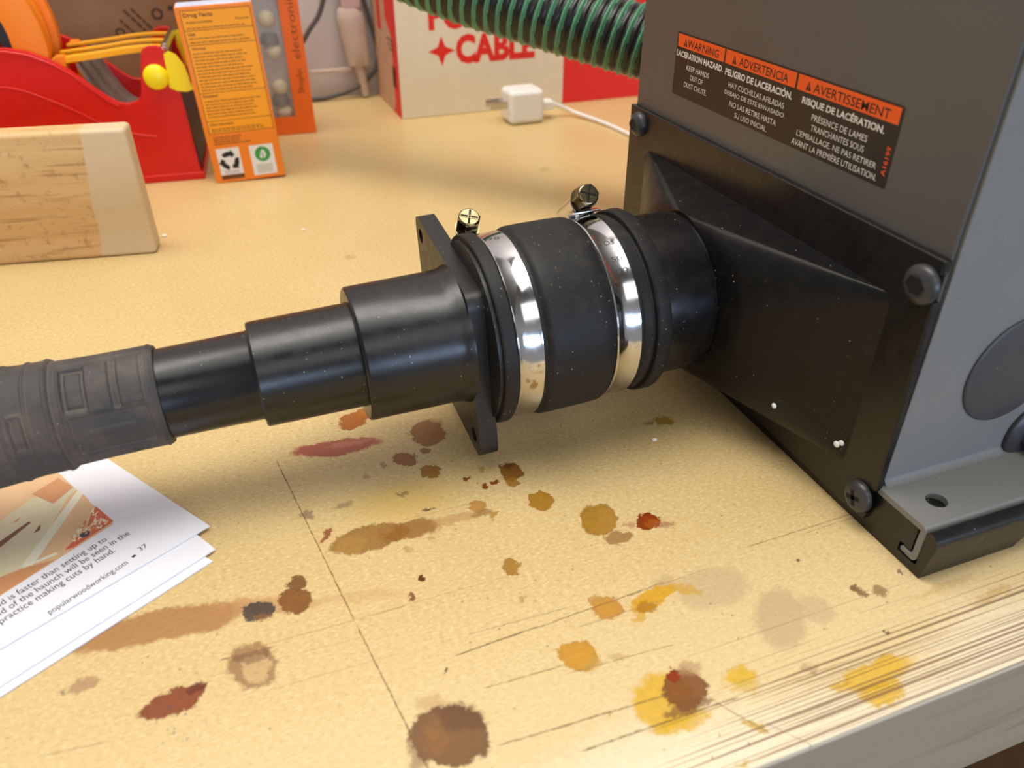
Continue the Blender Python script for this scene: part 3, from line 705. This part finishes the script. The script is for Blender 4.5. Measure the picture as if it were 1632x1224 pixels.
def clamp(x, phi, dx, label, marks):
    root = axis_thing('hose_clamp', label, 'hose clamp', x, 'worm screw hose clamps')
    b = MB(); r0 = 34.75; r = 35.35
    prof = [(-4.9,r0),(-4.9,r),(-4.6,r+.25),(-4.2,r+.25),(-3.8,r),(3.8,r),(4.2,r+.25),(4.6,r+.25),(4.9,r),(4.9,r0)]
    b.lathe(prof, 'steel', n=120, closed=True)
    for s_, xa, ph, w in marks:
        fn = lambda u, v, l: ((u), -(r+.06)*math.sin(R(ph)-v/r), (r+.06)*math.cos(R(ph)-v/r))
        b.text(s_, xa-w/2, xa+w/2, -1.0, 1.0, 'engrave', fn)
    band = b.build('band', root)
    # housing and screw, tangent to the band, head toward the front
    Tm = Matrix.Rotation(R(phi), 4, 'X').inverted()       # rotate about the axis: phi degrees behind the top
    Tm = Tm @ Matrix.Translation((dx, 0, 0))
    H_ = MB()
    H_.lathe([(-12, 3.0), (-11.5, 4.2), (6.5, 4.5), (6.5, 3.2)], 'steel', Tm @ Matrix.Translation((0, 0, 40.2)) @ Matrix.Rotation(R(-90), 4, 'Z'), 32)
    H_.box((-5.6, -4, 34.9), (5.6, 12, 37.2), 'steel', Tm)
    H_.prism([(-9.5, 35.0), (-6, 36.2), (-3, 36.6), (-3, 37.6), (-6.5, 37.3), (-9.8, 35.8)], 'x', -5.9, 5.9, 'steel', Tm)
    H_.build('screw_housing', root, bevel=.3)
    S_ = MB(); Ts = Tm @ Matrix.Translation((0, 0, 40.8)) @ Matrix.Rotation(R(-90), 4, 'Z')
    S_.lathe([(-9, 2.4), (8.5, 2.4)], 'zinc', Ts, 20)
    S_.lathe([(7.4, 4.6), (8.2, 4.9)], 'zinc', Ts, 28)
    S_.prism([(4.75*math.cos(R(60*k)), 4.75*math.sin(R(60*k))) for k in range(6)], 'x', 8.2, 14.4, 'zinc', Ts)
    S_.lathe([(14.2, 4.3), (14.9, 4.1), (15.1, 3.6)], 'zinc', Ts, 28)
    sc_o = S_.build('screw', root, bevel=.35)
    C_ = MB()
    for a in (-22, 68): C_.box((15.0, -3.4, -.55), (15.16, 3.4, .55), 'recess_shade', Ts @ Matrix.Rotation(R(a), 4, 'X'))
    for a, s1 in ((-22, 1), (-22, -1), (68, 1), (68, -1)): C_.box((15.0, -3.4, s1*.55-.13), (15.3, 3.4, s1*.55+.13), 'zinc', Ts @ Matrix.Rotation(R(a), 4, 'X'))
    C_.build('cross_slot', sc_o)
    return root
clamp(89.6, 58, -1.2, 'shiny steel hose clamp on the coupling, beside the square flange', (('70', -.2, -2, 4.2),))
clamp(127.6, 37, 4.6, 'shiny steel hose clamp stamped 50 70, nearer the grey machine', (('YDS', -.3, 22, 6.4), ('50', .9, 34, 4.2), ('70', 1.4, 42, 4.2)))

ad = axis_thing('stepped_adapter', 'glossy black three-step hose adapter with a square four-hole flange', 'hose adapter', 20)
b = MB(); b.lathe([(-46,14.0),(-46,15.2),(-33,15.5),(-1.9,15.9),(-1.2,16.3),(-1.2,18.3),(-.6,18.8),(33.4,19.2),(34.0,19.4),(34.0,24.0),(34.5,24.6),(35.2,24.8),(66,25.1),(70,25.5),(72.2,26.6),(72.6,26.6)], 'black_gloss', n=120)
tp(b, 'stepped_tube', ad, 20)
TL, TR, BR, BL = (301.2,79.6), (233.4,73.4), (227.0,6.6), (294.5,12.2)
def flange_loop(pts, r=5.5, n=5):
    out = []; m = len(pts)
    for i in range(m):
        p = Vector(pts[i]); a = (Vector(pts[i-1])-p).normalized(); c = (Vector(pts[(i+1) % m])-p).normalized()
        p0, p2 = p+a*r, p+c*r
        for k in range(n+1):
            t = k/n; out.append(tuple(p0*(1-t)**2 + p*2*t*(1-t) + p2*t*t))
    return out
z0f = (TUBE @ Vector((75, 0, 0))).z
loc2 = lambda p: (p[0]-252.6, p[1]-z0f)
outl = [loc2(p) for p in flange_loop([TL, TR, BR, BL])]
cen = Vector(loc2(((TL[0]+BR[0])/2, (TL[1]+BR[1])/2)))
holes = []
for p in (TL, TR, BR, BL):
    c = Vector(loc2(p)); c = c + (cen-c).normalized()*10.5; holes.append(circ(c.x, c.y, 2.9))
b = MB(); T = Matrix(((0,0,1,72),(1,0,0,0),(0,1,0,0),(0,0,0,1)))   # (a,b,depth) -> x=depth, y=a, z=b
b.plate([outl] + holes, 7.2, 'black_satin', T)
tp(b, 'square_flange', ad, 20, bevel=.4)
b = MB(); b.lathe([(78, 30), (78, 34.2), (79.3, 34.2), (79.3, 30.6), (100, 30.6)], 'black_satin', n=64); tp(b, 'spigot', ad, 20)

hz = axis_thing('vacuum_hose_end', 'dusty dark rubber hose cuff pushed onto the narrow end of the adapter', 'vacuum hose', -70)
def cuff():
    b = MB(); nx, nt = 260, 260; xs = [-31.8 - i*.34 for i in range(nx)]
    def sm(a, e0, e1, w=.5): return min(1, max(0, (a-e0)/w+.5))*min(1, max(0, (e1-a)/w+.5))
    def h(x, th):
        r = 17.35 + .35*min(1, max(0, (-x-50)/12)) + .8*min(1, max(0, (-x-62.5)/1.5)) + 1.6*min(1, max(0, (-x-72)/22)) + .6*min(1, max(0,(-x-96)/6))
        d = 0
        A = lambda x0, x1, t0, t1, hh, w=.5: hh*sm(x, x0, x1, w)*sm(th, t0, t1, w*3.0)
        d += A(-33.8, -31.0, -200, 200, .3)
        d += A(-64.3, -62.8, -200, 200, .45) + A(-70.2, -69.2, -60, 120, .4) + A(-77.5, -76.5, -200, 200, .4)
        d += A(-60.2, -59.4, -58, 52, .45)
        d += A(-59.2, -52.4, 0, 50, -1.2) + A(-58, -53.4, 4, 46, .5)
        d += A(-52.2, -45.3, -4, 54, .55) + A(-45.2, -42.7, -4, 54, -.5) + A(-42.6, -36.0, -2, 54, .6)
        d += A(-58.6, -35.5, -54, -7, -.45) + A(-54, -40, -27, -24, .5) + A(-58.8, -35.5, -57, -54, .5)
        d += A(-43.6, -41.2, -90, -62, -1.4) + A(-60, -35, 60, 68, .4)
        d += A(-75, -71, -30, 8, .5) - A(-74.4, -71.6, -27, 5, .5)
        if x > -33.4: d -= (x+33.4)*.55
        # the same relief repeats on the hidden back half
        return r + d
    vs = []; fs = []
    for x in xs:
        for k in range(nt):
            th = -180 + 360*k/nt; rr = h(x, th if abs(th) <= 92 else th)
            phi = R(59-th); vs.append((x, -rr*math.sin(phi), rr*math.cos(phi)))
    for i in range(nx-1):
        for k in range(nt):
            k2 = (k+1) % nt; fs.append((i*nt+k, i*nt+k2, (i+1)*nt+k2, (i+1)*nt+k))
    b.add(vs, fs, 'dirty_rubber', True); b.add(vs[:nt], [tuple(range(nt))], 'dirty_rubber'); b.add(vs[-nt:], [tuple(reversed(range(nt)))], 'dirty_rubber')
    return b
tp(cuff(), 'cuff', hz, -70, sharp=70)
b = MB(); prof = []
for i in range(241):
    x = -112 - i*.75; prof.append((x, 20.0+1.6*math.sin(i*.75/8*2*math.pi)))
b.lathe(prof, 'dirty_rubber', n=48); tp(b, 'ribbed_hose', hz, -70)

# ------------------------------------------------------------------ magazine under the hose
mg = thing('magazine', 'open magazine page with a woodworking picture lying under the hose cuff', 'magazine', (-27, 232, 0), (0, 0, R(29.5)))
def sheet(pts, z, name, thick=.35, curl=0.):
    b = MB(); b.prism(pts, 'z', z, z+thick, 'page'); return b.build(name, mg)
sheet([(-8.4,-14.4),(-150,-13.6),(-150,70),(-20,70)], .15, 'page', .5)
sheet([(-4.9,-10.8),(-75,-11.1),(-150,-11.6),(-150,70),(-6,64)], .8, 'page', .5)
top = sheet([(0,0),(-70,1.8),(-150,3.5),(-150,92),(-6.4,92)], 1.5, 'page', .4)
b = MB(); ZT = 1.9
P = lambda pts, m, l: b.poly(pts, m, lambda x, y, z: (x, y, ZT+z), l)
P([(-21.4,27.1),(-61.2,23.3),(-110,19),(-110,90),(-20.6,90)], 'ph_tan', .03)
P([(-21.2,57.4),(-34,63),(-47,59.3),(-110,40),(-110,31),(-56,31.5),(-50,29.6)], 'ph_cream', .05)
P([(-21.2,57.4),(-21.3,54.8),(-31,52),(-47,59.3),(-34,63)], 'ph_cream', .052)
P([(-22.3,67.3),(-21.2,57.5),(-30.2,54.2),(-33,65.5)], 'ph_brown', .08)
P([(-20.5,54.9),(-20.7,50.9),(-48.6,28.6),(-51.5,31.0)], 'ph_pale', .09)
P([(-20.7,50.9),(-20.9,46),(-40,29.5),(-46.5,30.0)], 'ph_tan', .09)
P([(-57.9,31.6),(-50,29.4),(-42.7,25.5),(-61.2,23.5),(-80,22),(-80,31)], 'ph_brown', .09)
P([(-64,24),(-80,22.4),(-80,30),(-66,30)], 'ph_dark', .1)
P([(-51.6,29.8),(-49.6,30.6),(-41,28.9),(-40.6,27.2)], 'ph_pale', .11)
P([(-50,70),(-70,66),(-105,66),(-105,88),(-60,88)], 'ph_dark', .05)
P([(-53,48.4),(-40.5,51.3),(-39.6,50.2),(-52,45.8)], 'ph_dark', .09)
P([(-41.6,44.0),(-38.8,46.4),(-38.2,46.2),(-39.6,43.8)], 'ph_dark', .09); P([(-44.6,55.0),(-41.0,56.2),(-42.6,54.4)], 'ph_brown', .09)
P([(-20.9,41.0),(-24,38),(-28,33),(-34,30),(-38.5,27.6),(-36,26.4),(-20.7,28.3)], 'ph_red', .12)
for k in range(90):
    u = random.random(); cx = -21.5-u*13; cy = 29+random.random()*(10.5-u*8); a = random.uniform(.2, 1.6); L = random.uniform(1.0, 2.6); w = random.uniform(.22, .5)
    d = Vector((math.cos(a), math.sin(a))); nn = Vector((-d.y, d.x)); c = Vector((cx, cy))
    c.x = min(c.x, -22.6)
    P([tuple(c-d*L/2-nn*w), tuple(c+d*L/2-nn*w*.4), tuple(c+d*L/2+nn*w*.6), tuple(c-d*L/2+nn*w)], random.choice(['ph_shaving', 'ph_shaving', 'ph_shaving', 'ph_pale', 'ph_tan', 'ph_brown', 'ph_red']), .13+k*.0006)
P(circ(-30.4, 29.7, 1.7, 18), 'ph_navy', .17)
rt = R(3.6)
def line_text(s, xe, y, w, h, sl=rt, bold=0.):
    fn = lambda u, v, l: (xe - w + u*math.cos(sl) - v*math.sin(sl), y + (u-w)*math.sin(sl) + v*math.cos(sl), ZT+.06)
    b.text(s, 0, w, 0, h, 'black_ink', fn, bold, ref=(0, 7.2))
line_text('by hand is faster than setting up to', -26.6, 20.9, 44, 2.9)
line_text('the end of the haunch will be seen in the', -20.0, 17.6, 52, 2.9)
line_text('time to practice making cuts by hand.', -27.5, 13.6, 49, 2.9)
line_text('popularwoodworking.com', -27.6, 5.0, 26.8, 2.5)
line_text('37', -19.2, 7.4, 2.9, 2.2)
P([(-25.4,6.2),(-24.2,6.28),(-24.27,7.28),(-25.47,7.2)], 'black_ink', .06)
pr_ = b.build('printed_picture', top, recalc=False); pr_['label'] = 'printed workshop picture and text'

# ------------------------------------------------------------------ scrap board
sb = MB(); sb.box((-210, 0, 0), (0, 16, 74.6), 'board')
sbo = sb.build('scrap_board', None, bevel=2.6, seg=3, loc=(-43.4, 490, 0)); sbo.rotation_euler = (0, 0, R(-9.3))
tag(sbo, 'short offcut of pine board with a pale end standing on edge before the red dispenser', 'wood board')

# ------------------------------------------------------------------ tape dispenser
td = thing('tape_dispenser', 'red, orange and yellow desk packing tape dispenser behind the pine board', 'tape dispenser', (-9.8, 620, 0), (0, 0, R(-5.5)))
OUT = [(0,1),(-1.5,7),(-3.7,61),(-7.9,79),(-7.6,88),(-9.2,91.2),(-12.5,92.4),(-18,92.4),(-21.9,90.7),(-23.6,87),(-28.6,64.5),(-29.8,60.5),(-33,57.6),(-39,56.2),(-45.5,57.6),(-51.7,62.3),(-61,71.3),(-69,79.5),(-80.2,87.4),(-92,93),(-104.5,95.7),(-118,95.5),(-134,91),(-152,80),(-172,62),(-186,38),(-196,1)]
for yy, nm in ((0, 'side_panel'), (76, 'side_panel')):
    b = MB(); b.prism(OUT, 'y', yy, yy+4, 'red_plastic')
    if yy == 0:
        b.tube([(x, -.2, z-2.2) for x, z in OUT[14:24]], 1.0, 'red_plastic', 6)
        b.tube(spline([(-140,-.1,70),(-122,-.1,72),(-104,-.1,70),(-80,-.1,58),(-58,-.1,44),(-40,-.1,36),(-26,-.1,33)], 5), .7, 'red_plastic', 6)
    b.build(nm, td, bevel=.6)
b = MB(); b.box((-196, -1.2, 0), (.6, 81, 5.5), 'red_plastic'); b.box((-196, 4, 5.5), (-60, 76, 20), 'red_plastic'); b.build('base_tray', td, bevel=.7)
TD = Matrix.Translation((-150, 6, 97)) @ Matrix.Rotation(R(90), 4, 'Z')   # lathe x -> y
b = MB(); b.lathe([(0,49),(0,68),(1,69.5),(9,69.5),(10,68),(10.2,62.5),(22,62.5),(22.2,66),(24,67.5),(28,67.5),(29,66),(29.2,62.5),(46,62.5),(46.2,66),(47,67.5),(55,67.5),(56,66),(56,49)], 'orange_plastic', TD, 96, closed=True); b.build('wheel_guard', td)
b = MB(); b.lathe([(1,43),(1,48.8),(55,48.8),(55,43)], 'dark_core', TD, 60, closed=True); b.build('tape_core', td)
for y0, y1, dz in ((7, 15.5, 0), (32, 38, .8), (58, 63, 1.0)):
    b = MB(); pts = spline([(-80,0,84.5),(-68,0,85.5),(-50,0,87.2),(-34,0,89),(-20,0,89.6),(-8.5,0,89)], 4); th2 = 1.9 if y0 == 7 else 1.0
    b.prism([(p.x, p.z+dz+th2) for p in pts] + [(p.x, p.z+dz-th2) for p in reversed(pts)], 'y', y0, y1, 'amber_plastic'); b.build('tape_finger', td, bevel=.3)
for yy in (6, 60):
    b = MB(); b.prism([(-78,60),(-72,60),(-72,88),(-78,88)], 'y', yy, yy+8, 'orange_plastic'); b.build('guard_post', td, bevel=.4)
b = MB(); pts = spline([(-66,0,82),(-63,0,74),(-58,0,60),(-48,0,44),(-34,0,40),(-22,0,46),(-14,0,70),(-11,0,91)], 5)
b.prism([(p.x, p.z) for p in pts] + [(p.x+1.2, p.z+1.4) for p in reversed(pts)], 'y', 6, 74, 'grey_liner'); b.build('liner', td)
b = MB(); b.box((-9, 6, 88), (-6.6, 74, 93), 'steel'); b.build('cutter_blade', td, bevel=.2)
b = MB(); b.prism([(-8,64),(-4,61),(-.5,8),(-5,8)], 'y', 4.2, 75.8, 'dark_core'); b.build('front_wall', td)
EAR = [(-8.6,87.5),(-5.5,89.2),(-1.2,87),(3.0,80),(4.4,72),(4.6,66.8),(6.6,65.6),(6.2,64),(1,62.6),(-5,63.6),(-9.5,66)]
for yy, nm in ((-2.8, 'knob_ear'), (80.4, 'knob_ear')):
    b = MB(); b.prism(EAR, 'y', yy, yy+2.4, 'yellow_plastic')
    b.sphere((-16.5, yy+1.2+(-2.2 if yy < 0 else 2.2), 73.6), 8.3, 4.2, 8.3, 'yellow_plastic'); b.build(nm, td)
b = MB(); b.box((4.4, -.3, 64.2), (6.4, 80.3, 66.4), 'yellow_plastic'); b.build('ear_bar', td)

# ------------------------------------------------------------------ printed medicine carton
dg = thing('medicine_carton', 'tall narrow orange carton with a drug facts panel, beside the tape dispenser', 'carton', (-2, 605, 0), (0, R(-2.0), R(-4)))
b = MB(); b.box((0, 0, 0), (49, 22, 117.5), 'drug_orange'); b.build('carton', dg, bevel=.4)
b = MB(); df = lambda x, z, l: (x, -.05-l, z)
b.rect(3, 47.4, 35.2, 115.2, 'drug_ink', df, 0)
rows_ = [(114.8, 103.2), (102.8, 94.2), (93.8, 63.2), (62.8, 44.2), (43.8, 35.6)]
for za, zb in rows_: b.rect(3.4, 47.0, zb, za, 'drug_yellow', df, .03)
b.text('Drug Facts', 4.6, 23, 110.4, 113.6, 'drug_ink', df, .25, lift=.06)
b.text('Active ingredient', 5.4, 22, 106.8, 108.8, 'drug_ink', df, .2, lift=.06); b.text('Purpose', 37, 45.5, 107.4, 109.2, 'drug_ink', df, .2, lift=.06)
b.text('Uses', 5, 9.5, 99.8, 101.8, 'drug_ink', df, .25, lift=.06); b.text('Warnings', 5, 14, 90.6, 92.6, 'drug_ink', df, .25, lift=.06)
b.text('Directions', 5, 14.6, 60, 62, 'drug_ink', df, .25, lift=.06); b.text('Other information', 5, 21, 40.8, 42.6, 'drug_ink', df, .2, lift=.06)
rd = random.Random(3)
for z in [104.4, 98.0, 95.6] + [88.6-2.15*k for k in range(12)] + [57.4-2.1*k for k in range(6)] + [38.4, 37.0, 32.6, 31.0, 29.4, 27.8]:
    x = 5.0; xe = (44 if z > 34 else 30) - rd.random()*8
    while x < xe:
        w = rd.uniform(1.2, 4.2); b.rect(x, min(x+w, xe), z-.28, z+.28, 'drug_ink', df, .06); x += w+.55
# recycling panel and green mark panel
b.rect(4.6, 20.4, 2.2, 24.6, 'white_paper', df, .04); b.rect(4.6, 20.4, 2.2, 5.4, 'drug_ink', df, .06)
b.rect(27.4, 44, 2.6, 24.4, 'white_paper', df, .04)
for k in range(3):
    a = R(90+120*k); c = Vector((12.5, 15.4))
    def pt(rad, da): return tuple(c + Vector((math.cos(a+R(da)), math.sin(a+R(da))))*rad)
    b.poly([pt(7.0, 46), pt(6.6, 14), pt(7.2, -16), pt(4.2, -26), pt(3.2, 4), pt(4.2, 52)], 'black_ink', df, .07)
    b.poly([pt(8.4, -14), pt(5.6, -50), pt(2.6, -26)], 'black_ink', df, .08)
for k in range(3): b.rect(7.4, 17.6, 7.9-.9*k, 8.3-.9*k, 'grey_ink', df, .06)
b.poly(circ(36, 17.6, 5.4, 30), 'green_ink', df, .07)
b.poly([(33.6,15),(35,19.6),(36.4,21),(37.8,19.4),(38.4,16.6),(36.6,14.2)], 'white_paper', df, .09); b.rect(35.6, 36.4, 13.6, 19, 'green_ink', df, .1)
for k in range(6): b.rect(30, 41.6-(k % 2), 9.6-1.1*k, 10.1-1.1*k, 'grey_ink', df, .06)
o = b.build('facts_panel', dg, recalc=False); o['label'] = 'amber drug facts panel'
b = MB(); tf = lambda x, y, l: (x, y, 117.6+l)
b.rect(.8, 48.2, .8, 21.2, 'lavender', tf, 0)
for k in range(18): b.rect(19+k*1.05, 19.5+k*1.05+.25*(k % 3), 2, 7, 'white_paper', tf, .05)
b.build('top_label', dg, recalc=False)

# ------------------------------------------------------------------ orange window box
gb = thing('window_box', 'bright orange gift box with a clear window showing cream domes, behind the medicine carton', 'box', (30, 712, 0), (0, R(-.6), R(-3)))
b = MB(); T = Matrix(((1,0,0,0),(0,0,-1,1.2),(0,1,0,0),(0,0,0,1)))
b.plate([[(0,0),(57,0),(57,135),(0,135)], [(12,14.5),(41.5,14.5),(41.5,124),(12,124)]], 1.2, 'gift_orange', T)
b.box((0, 1.2, 0), (1, 26, 135), 'gift_orange'); b.box((56, 1.2, 0), (57, 26, 135), 'gift_orange'); b.box((1, 1.2, 0), (56, 26, 1), 'gift_orange'); b.box((0, 26, 0), (57, 27, 135), 'gift_orange'); b.box((1,1.2,134),(56,26,135),'gift_orange')
b.build('carton', gb)
b = MB(); b.box((1.2, 9, 1.2), (55.8, 25.5, 133.6), 'silver_tray'); b.build('tray', gb)
M['window_film'] = clearmat('window_film', (200, 196, 190), .08, .14)
b = MB(); b.box((11, 1.3, 13.5), (42.5, 1.5, 125), 'window_film'); b.build('window', gb)
for i, (x, z) in enumerate(((31, 90), (32.5, 65.5), (33, 37.5), (33.5, 17.5))):
    b = MB(); b.sphere((x, 7.4, z), 7, 5.0, 6.4, 'cream_dome'); d_ = b.build('dome', gb)
    if i in (1, 3):
        b = MB(); b.lathe([(0, 7.5), (5, 7.2), (8, 5.5)], 'dark_cap', Matrix.Translation((x-1.5, 9.6, z+6)) @ Matrix.Rotation(R(-90), 4, 'Y'), 24); b.build('cap', d_)
b = MB(); gf = lambda x, z, l: (x, -.05-l, z)
b.text('electronics', 60, 112, 46.6, 52.6, 'drug_ink', lambda u, w, l: gf(99.5-w, u, l), -.1, lift=.03)
b.text('Shopkin'[:4]+'lin', 33, 52, 46, 52.4, 'drug_ink', lambda u, w, l: gf(99.5-w + (u-42)*.04, u, l), .0, lift=.03)
b.build('box_lettering', gb, recalc=False)

# ------------------------------------------------------------------ white and red tool carton
pc = thing('cardboard_box', 'large white and red cardboard box with red block lettering, standing by the wall', 'box', (166, 722, 0))
b = MB(); b.box((0, 0, 0), (300, 96, 172), 'box_white'); b.build('carton', pc, bevel=.8)
b = MB(); f = lambda x, z, l: (x-166, -.06-l, z)
b.rect(323.6, 465.5, .3, 171, 'box_red', f, 0)
b.text('CABLE', 218.9, 294.5, 43.6, 68.4, 'box_red', f, .5, lift=.03)
b.text('PORTER', 195, 294.5, 72.6, 97.4, 'box_red', f, .5, lift=.03)
st = []
for k in range(4):
    a0 = R(90*k); st += [(205.8+12.4*math.cos(a0), 55.6+12.6*math.sin(a0))]
    for da in (22, 45, 68): rr = {22: 6.6, 45: 5.0, 68: 6.6}[da]; st.append((205.8+rr*math.cos(a0+R(da)), 55.6+rr*math.sin(a0+R(da))))
b.poly(st, 'box_red', f, .03); b.build('front_print', pc, recalc=False)
b = MB(); g = lambda y, z, l: (-.06-l, y, z)
b.rect(.3, 95, .3, 171, 'box_side', g, 0)
b.poly([(0.2,.3),(30,.3),(22,8),(20,66),(40,80),(40,171),(.2,171)], 'box_red', g, .03); b.rect(58, 72, 66, 171, 'box_red', g, .03)
for k in range(3): b.rect(16, 40-4*k, 62-4*k, 64.5-4*k, 'box_grey', g, .03)
b.rect(14, 26, 24, 42, 'box_grey', g, .03); b.build('side_print', pc, recalc=False)

# brown carton behind the dispenser
bc = thing('brown_carton', 'brown cardboard carton with dark printed symbols behind the tape dispenser', 'carton', (-190, 774, 0), (0, 0, R(-1.5)))
b = MB(); b.box((0, 0, 0), (205, 48, 165), 'card'); b.build('carton', bc, bevel=.6)
b = MB(); f = lambda x, z, l: (x+190, -.06-l, z)
def ring_(cx, cz, r0, r1): 
    for k in range(16):
        a, c = 2*math.pi*k/16, 2*math.pi*(k+1)/16
        b.poly([(cx+r0*math.cos(a), cz+r0*math.sin(a)), (cx+r1*math.cos(a), cz+r1*math.sin(a)), (cx+r1*math.cos(c), cz+r1*math.sin(c)), (cx+r0*math.cos(c), cz+r0*math.sin(c))], 'card_ink', f)
ring_(-21, 91, 2.6, 4.6); ring_(-52, 78.5, 2.2, 3.8); ring_(-103, 100, 2.4, 4.2)
for i, (x, z, L) in enumerate(((-50, 88, 18), (-45.5, 95, 24), (-40, 96, 20))):
    c0 = Vector((x, z)); d = Vector((.62, -.78)); nn = Vector((.78, .62)); s0 = 0
    while s0 < L:
        w = rd.uniform(2.5, 6); e_ = min(s0+w, L)
        b.poly([tuple(c0+d*s0-nn*.9), tuple(c0+d*e_-nn*.9), tuple(c0+d*e_+nn*.9), tuple(c0+d*s0+nn*.9)], 'card_ink', f); s0 += w+.9
b.rect(-12, -4, 93, 96.5, 'card_ink', f)
b.build('symbol_print', bc, recalc=False)

# ------------------------------------------------------------------ wall: taupe holder and cables
th_ = thing('bottle_holder', 'taupe bottle-shaped plastic tool leaning against the wall behind the loose cable', 'tool', (145, 820, 0))
b = MB(); Tz = Matrix.Translation((4, 0, 0)) @ Matrix.Rotation(R(-90), 4, 'Y')
prof = [(30,9),(31,10.5),(45,11.6),(62,12.6),(72,13.2),(77,12.4),(80,10.5),(82,9.6)]
b.lathe([(x, r) for x, r in prof], 'taupe', Matrix.Translation((1.5, -9, 0)) @ Matrix.Rotation(R(-90), 4, 'Y') @ Matrix.Scale(1, 4), 36)
for i, p in enumerate(b.v): b.v[i] = (p[0]-(p[2]-50)*.10, -9+(p[1]+9)*.55, p[2])
b.build('body', th_)
b = MB(); b.box((-9, -14, 80), (10, -3, 130), 'pink_taupe'); b.build('cap', th_, bevel=3)
b = MB(); b.tube([(3,-8,31),(5,-8,18),(7,-8,2)], [5.5,4.6,3.6], 'taupe', 14); b.build('nozzle', th_)
b = MB(); b.box((-44, -6, 24.5), (0, -2, 28.5), 'taupe'); b.build('side_bar', th_, bevel=1)
c1 = MB(); c1.tube(spline([(140,806,170),(152,812,125),(159,813,86),(164,813,63),(168,813,41),(162.5,812,24),(143,811,10.5),(118,812,3.6),(98,813,2.3),(60,814,2.2)], 8), 2.2, 'cable_dark', 10)
tag(c1.build('looped_cable'), 'dark grey cable looping down the wall to the bench by the box', 'cable')
c2 = MB(); c2.tube(spline([(140,815,175),(122,815,90),(104,815,62),(84,816,36),(60,820,3)], 8), 2.2, 'cable_dark', 10)
tag(c2.build('straight_cable'), 'dark cable slanting down the wall beside the orange window box', 'cable')

# ------------------------------------------------------------------ green ribbed hose
def ribbed(path, r, pitch):
    b = MB(); pts = spline(path, 40); s_ = [0]
    for i in range(1, len(pts)): s_.append(s_[-1]+(pts[i]-pts[i-1]).length)
    L = s_[-1]; N = int(L/.62); n = 40; res = []; j = 0
    for i in range(N+1):
        t = L*i/N
        while j < len(s_)-2 and s_[j+1] < t: j += 1
        res.append(pts[j].lerp(pts[j+1], (t-s_[j])/(s_[j+1]-s_[j])))
    vs = []; up = None; ph = []
    for i, p in enumerate(res):
        d = (res[min(i+2, N)]-res[max(i-2, 0)]).normalized()
        if up is None: up = d.orthogonal().normalized()
        up = (up-d*up.dot(d)).normalized(); w = d.cross(up)
        for k in range(n):
            a = 2*math.pi*k/n; f_ = ((L*i/N)/pitch + k/n) % 1.0
            g = max(0, math.cos((f_-.25)*2*math.pi))**1.5
            bump = 1.6*max(0., 1-((f_-.25)/.17)**2) + .8*max(0., 1-((f_-.72)/.2)**2)
            vs.append(p+(up*math.cos(a)+w*math.sin(a))*(r-1.6+bump)); ph.append(f_)
    G = []; K = []
    for i in range(N):
        for k in range(n):
            k2 = (k+1) % n; q_ = (i*n+k, i*n+k2, (i+1)*n+k2, (i+1)*n+k)
            (G if .08 < ph[i*n+k] < .42 else K).append(q_)
    b.add(vs, K, 'hose_black', True); b2 = len(b.v); b.add(vs, G, 'hose_green', True)
    return b
hs = ribbed(HOSE, 21.0, 7.8)
tag(hs.build('ribbed_hose', recalc=False, weld=True, sharp=0), 'thick green and black ribbed vacuum hose sagging behind the grey machine', 'hose')

# ------------------------------------------------------------------ phone charger
ch = thing('usb_charger', 'small white usb power adapter with cable lying before the white box', 'charger', (266, 667, 0), (0, 0, R(0)))
b = MB(); b.box((-16, 0, .2), (16.5, 28, 29), 'white_plastic'); b.build('housing', ch, bevel=4.5, seg=4)
for yy in (7, 20):
    b = MB(); b.box((-32, yy, 13.2), (-15.5, yy+1.6, 19.5), 'steel'); b.build('prong', ch, bevel=.5)
b = MB(); b.box((16, 7.5, 8.5), (29, 20.5, 16), 'white_plastic'); b.build('plug', ch, bevel=1.2)
b = MB(); b.tube(spline([(28,14,12.2),(36,14,10),(50,8,4),(64,-30,1.9),(68,-66,1.9),(72,-100,1.9),(80,-150,1.9),(100,-190,1.9)], 8), 1.7, 'white_plastic', 10); b.build('cable', ch)

# ------------------------------------------------------------------ crumbs
for x, y, r, lb in ((-39, 515.4, 1.6, 'white crumb on the bench beside the pale end of the pine board'), (44, 494.6, 1.3, 'white crumb on the bare bench far behind the square flange'), (146, 222.1, 1.2, 'white crumb on the bench under the rubber coupling'), (363.4, 541.4, 1.2, 'white crumb hidden behind the machine')):
    if x > 300: continue
    b = MB(); b.sphere((0, 0, r*.5), r, r*.7, r*.5, 'crumb', n=8, m=5)
    tag(b.build('crumb', loc=(x, y, 0)), lb, 'crumb', 'white crumbs on the bench')
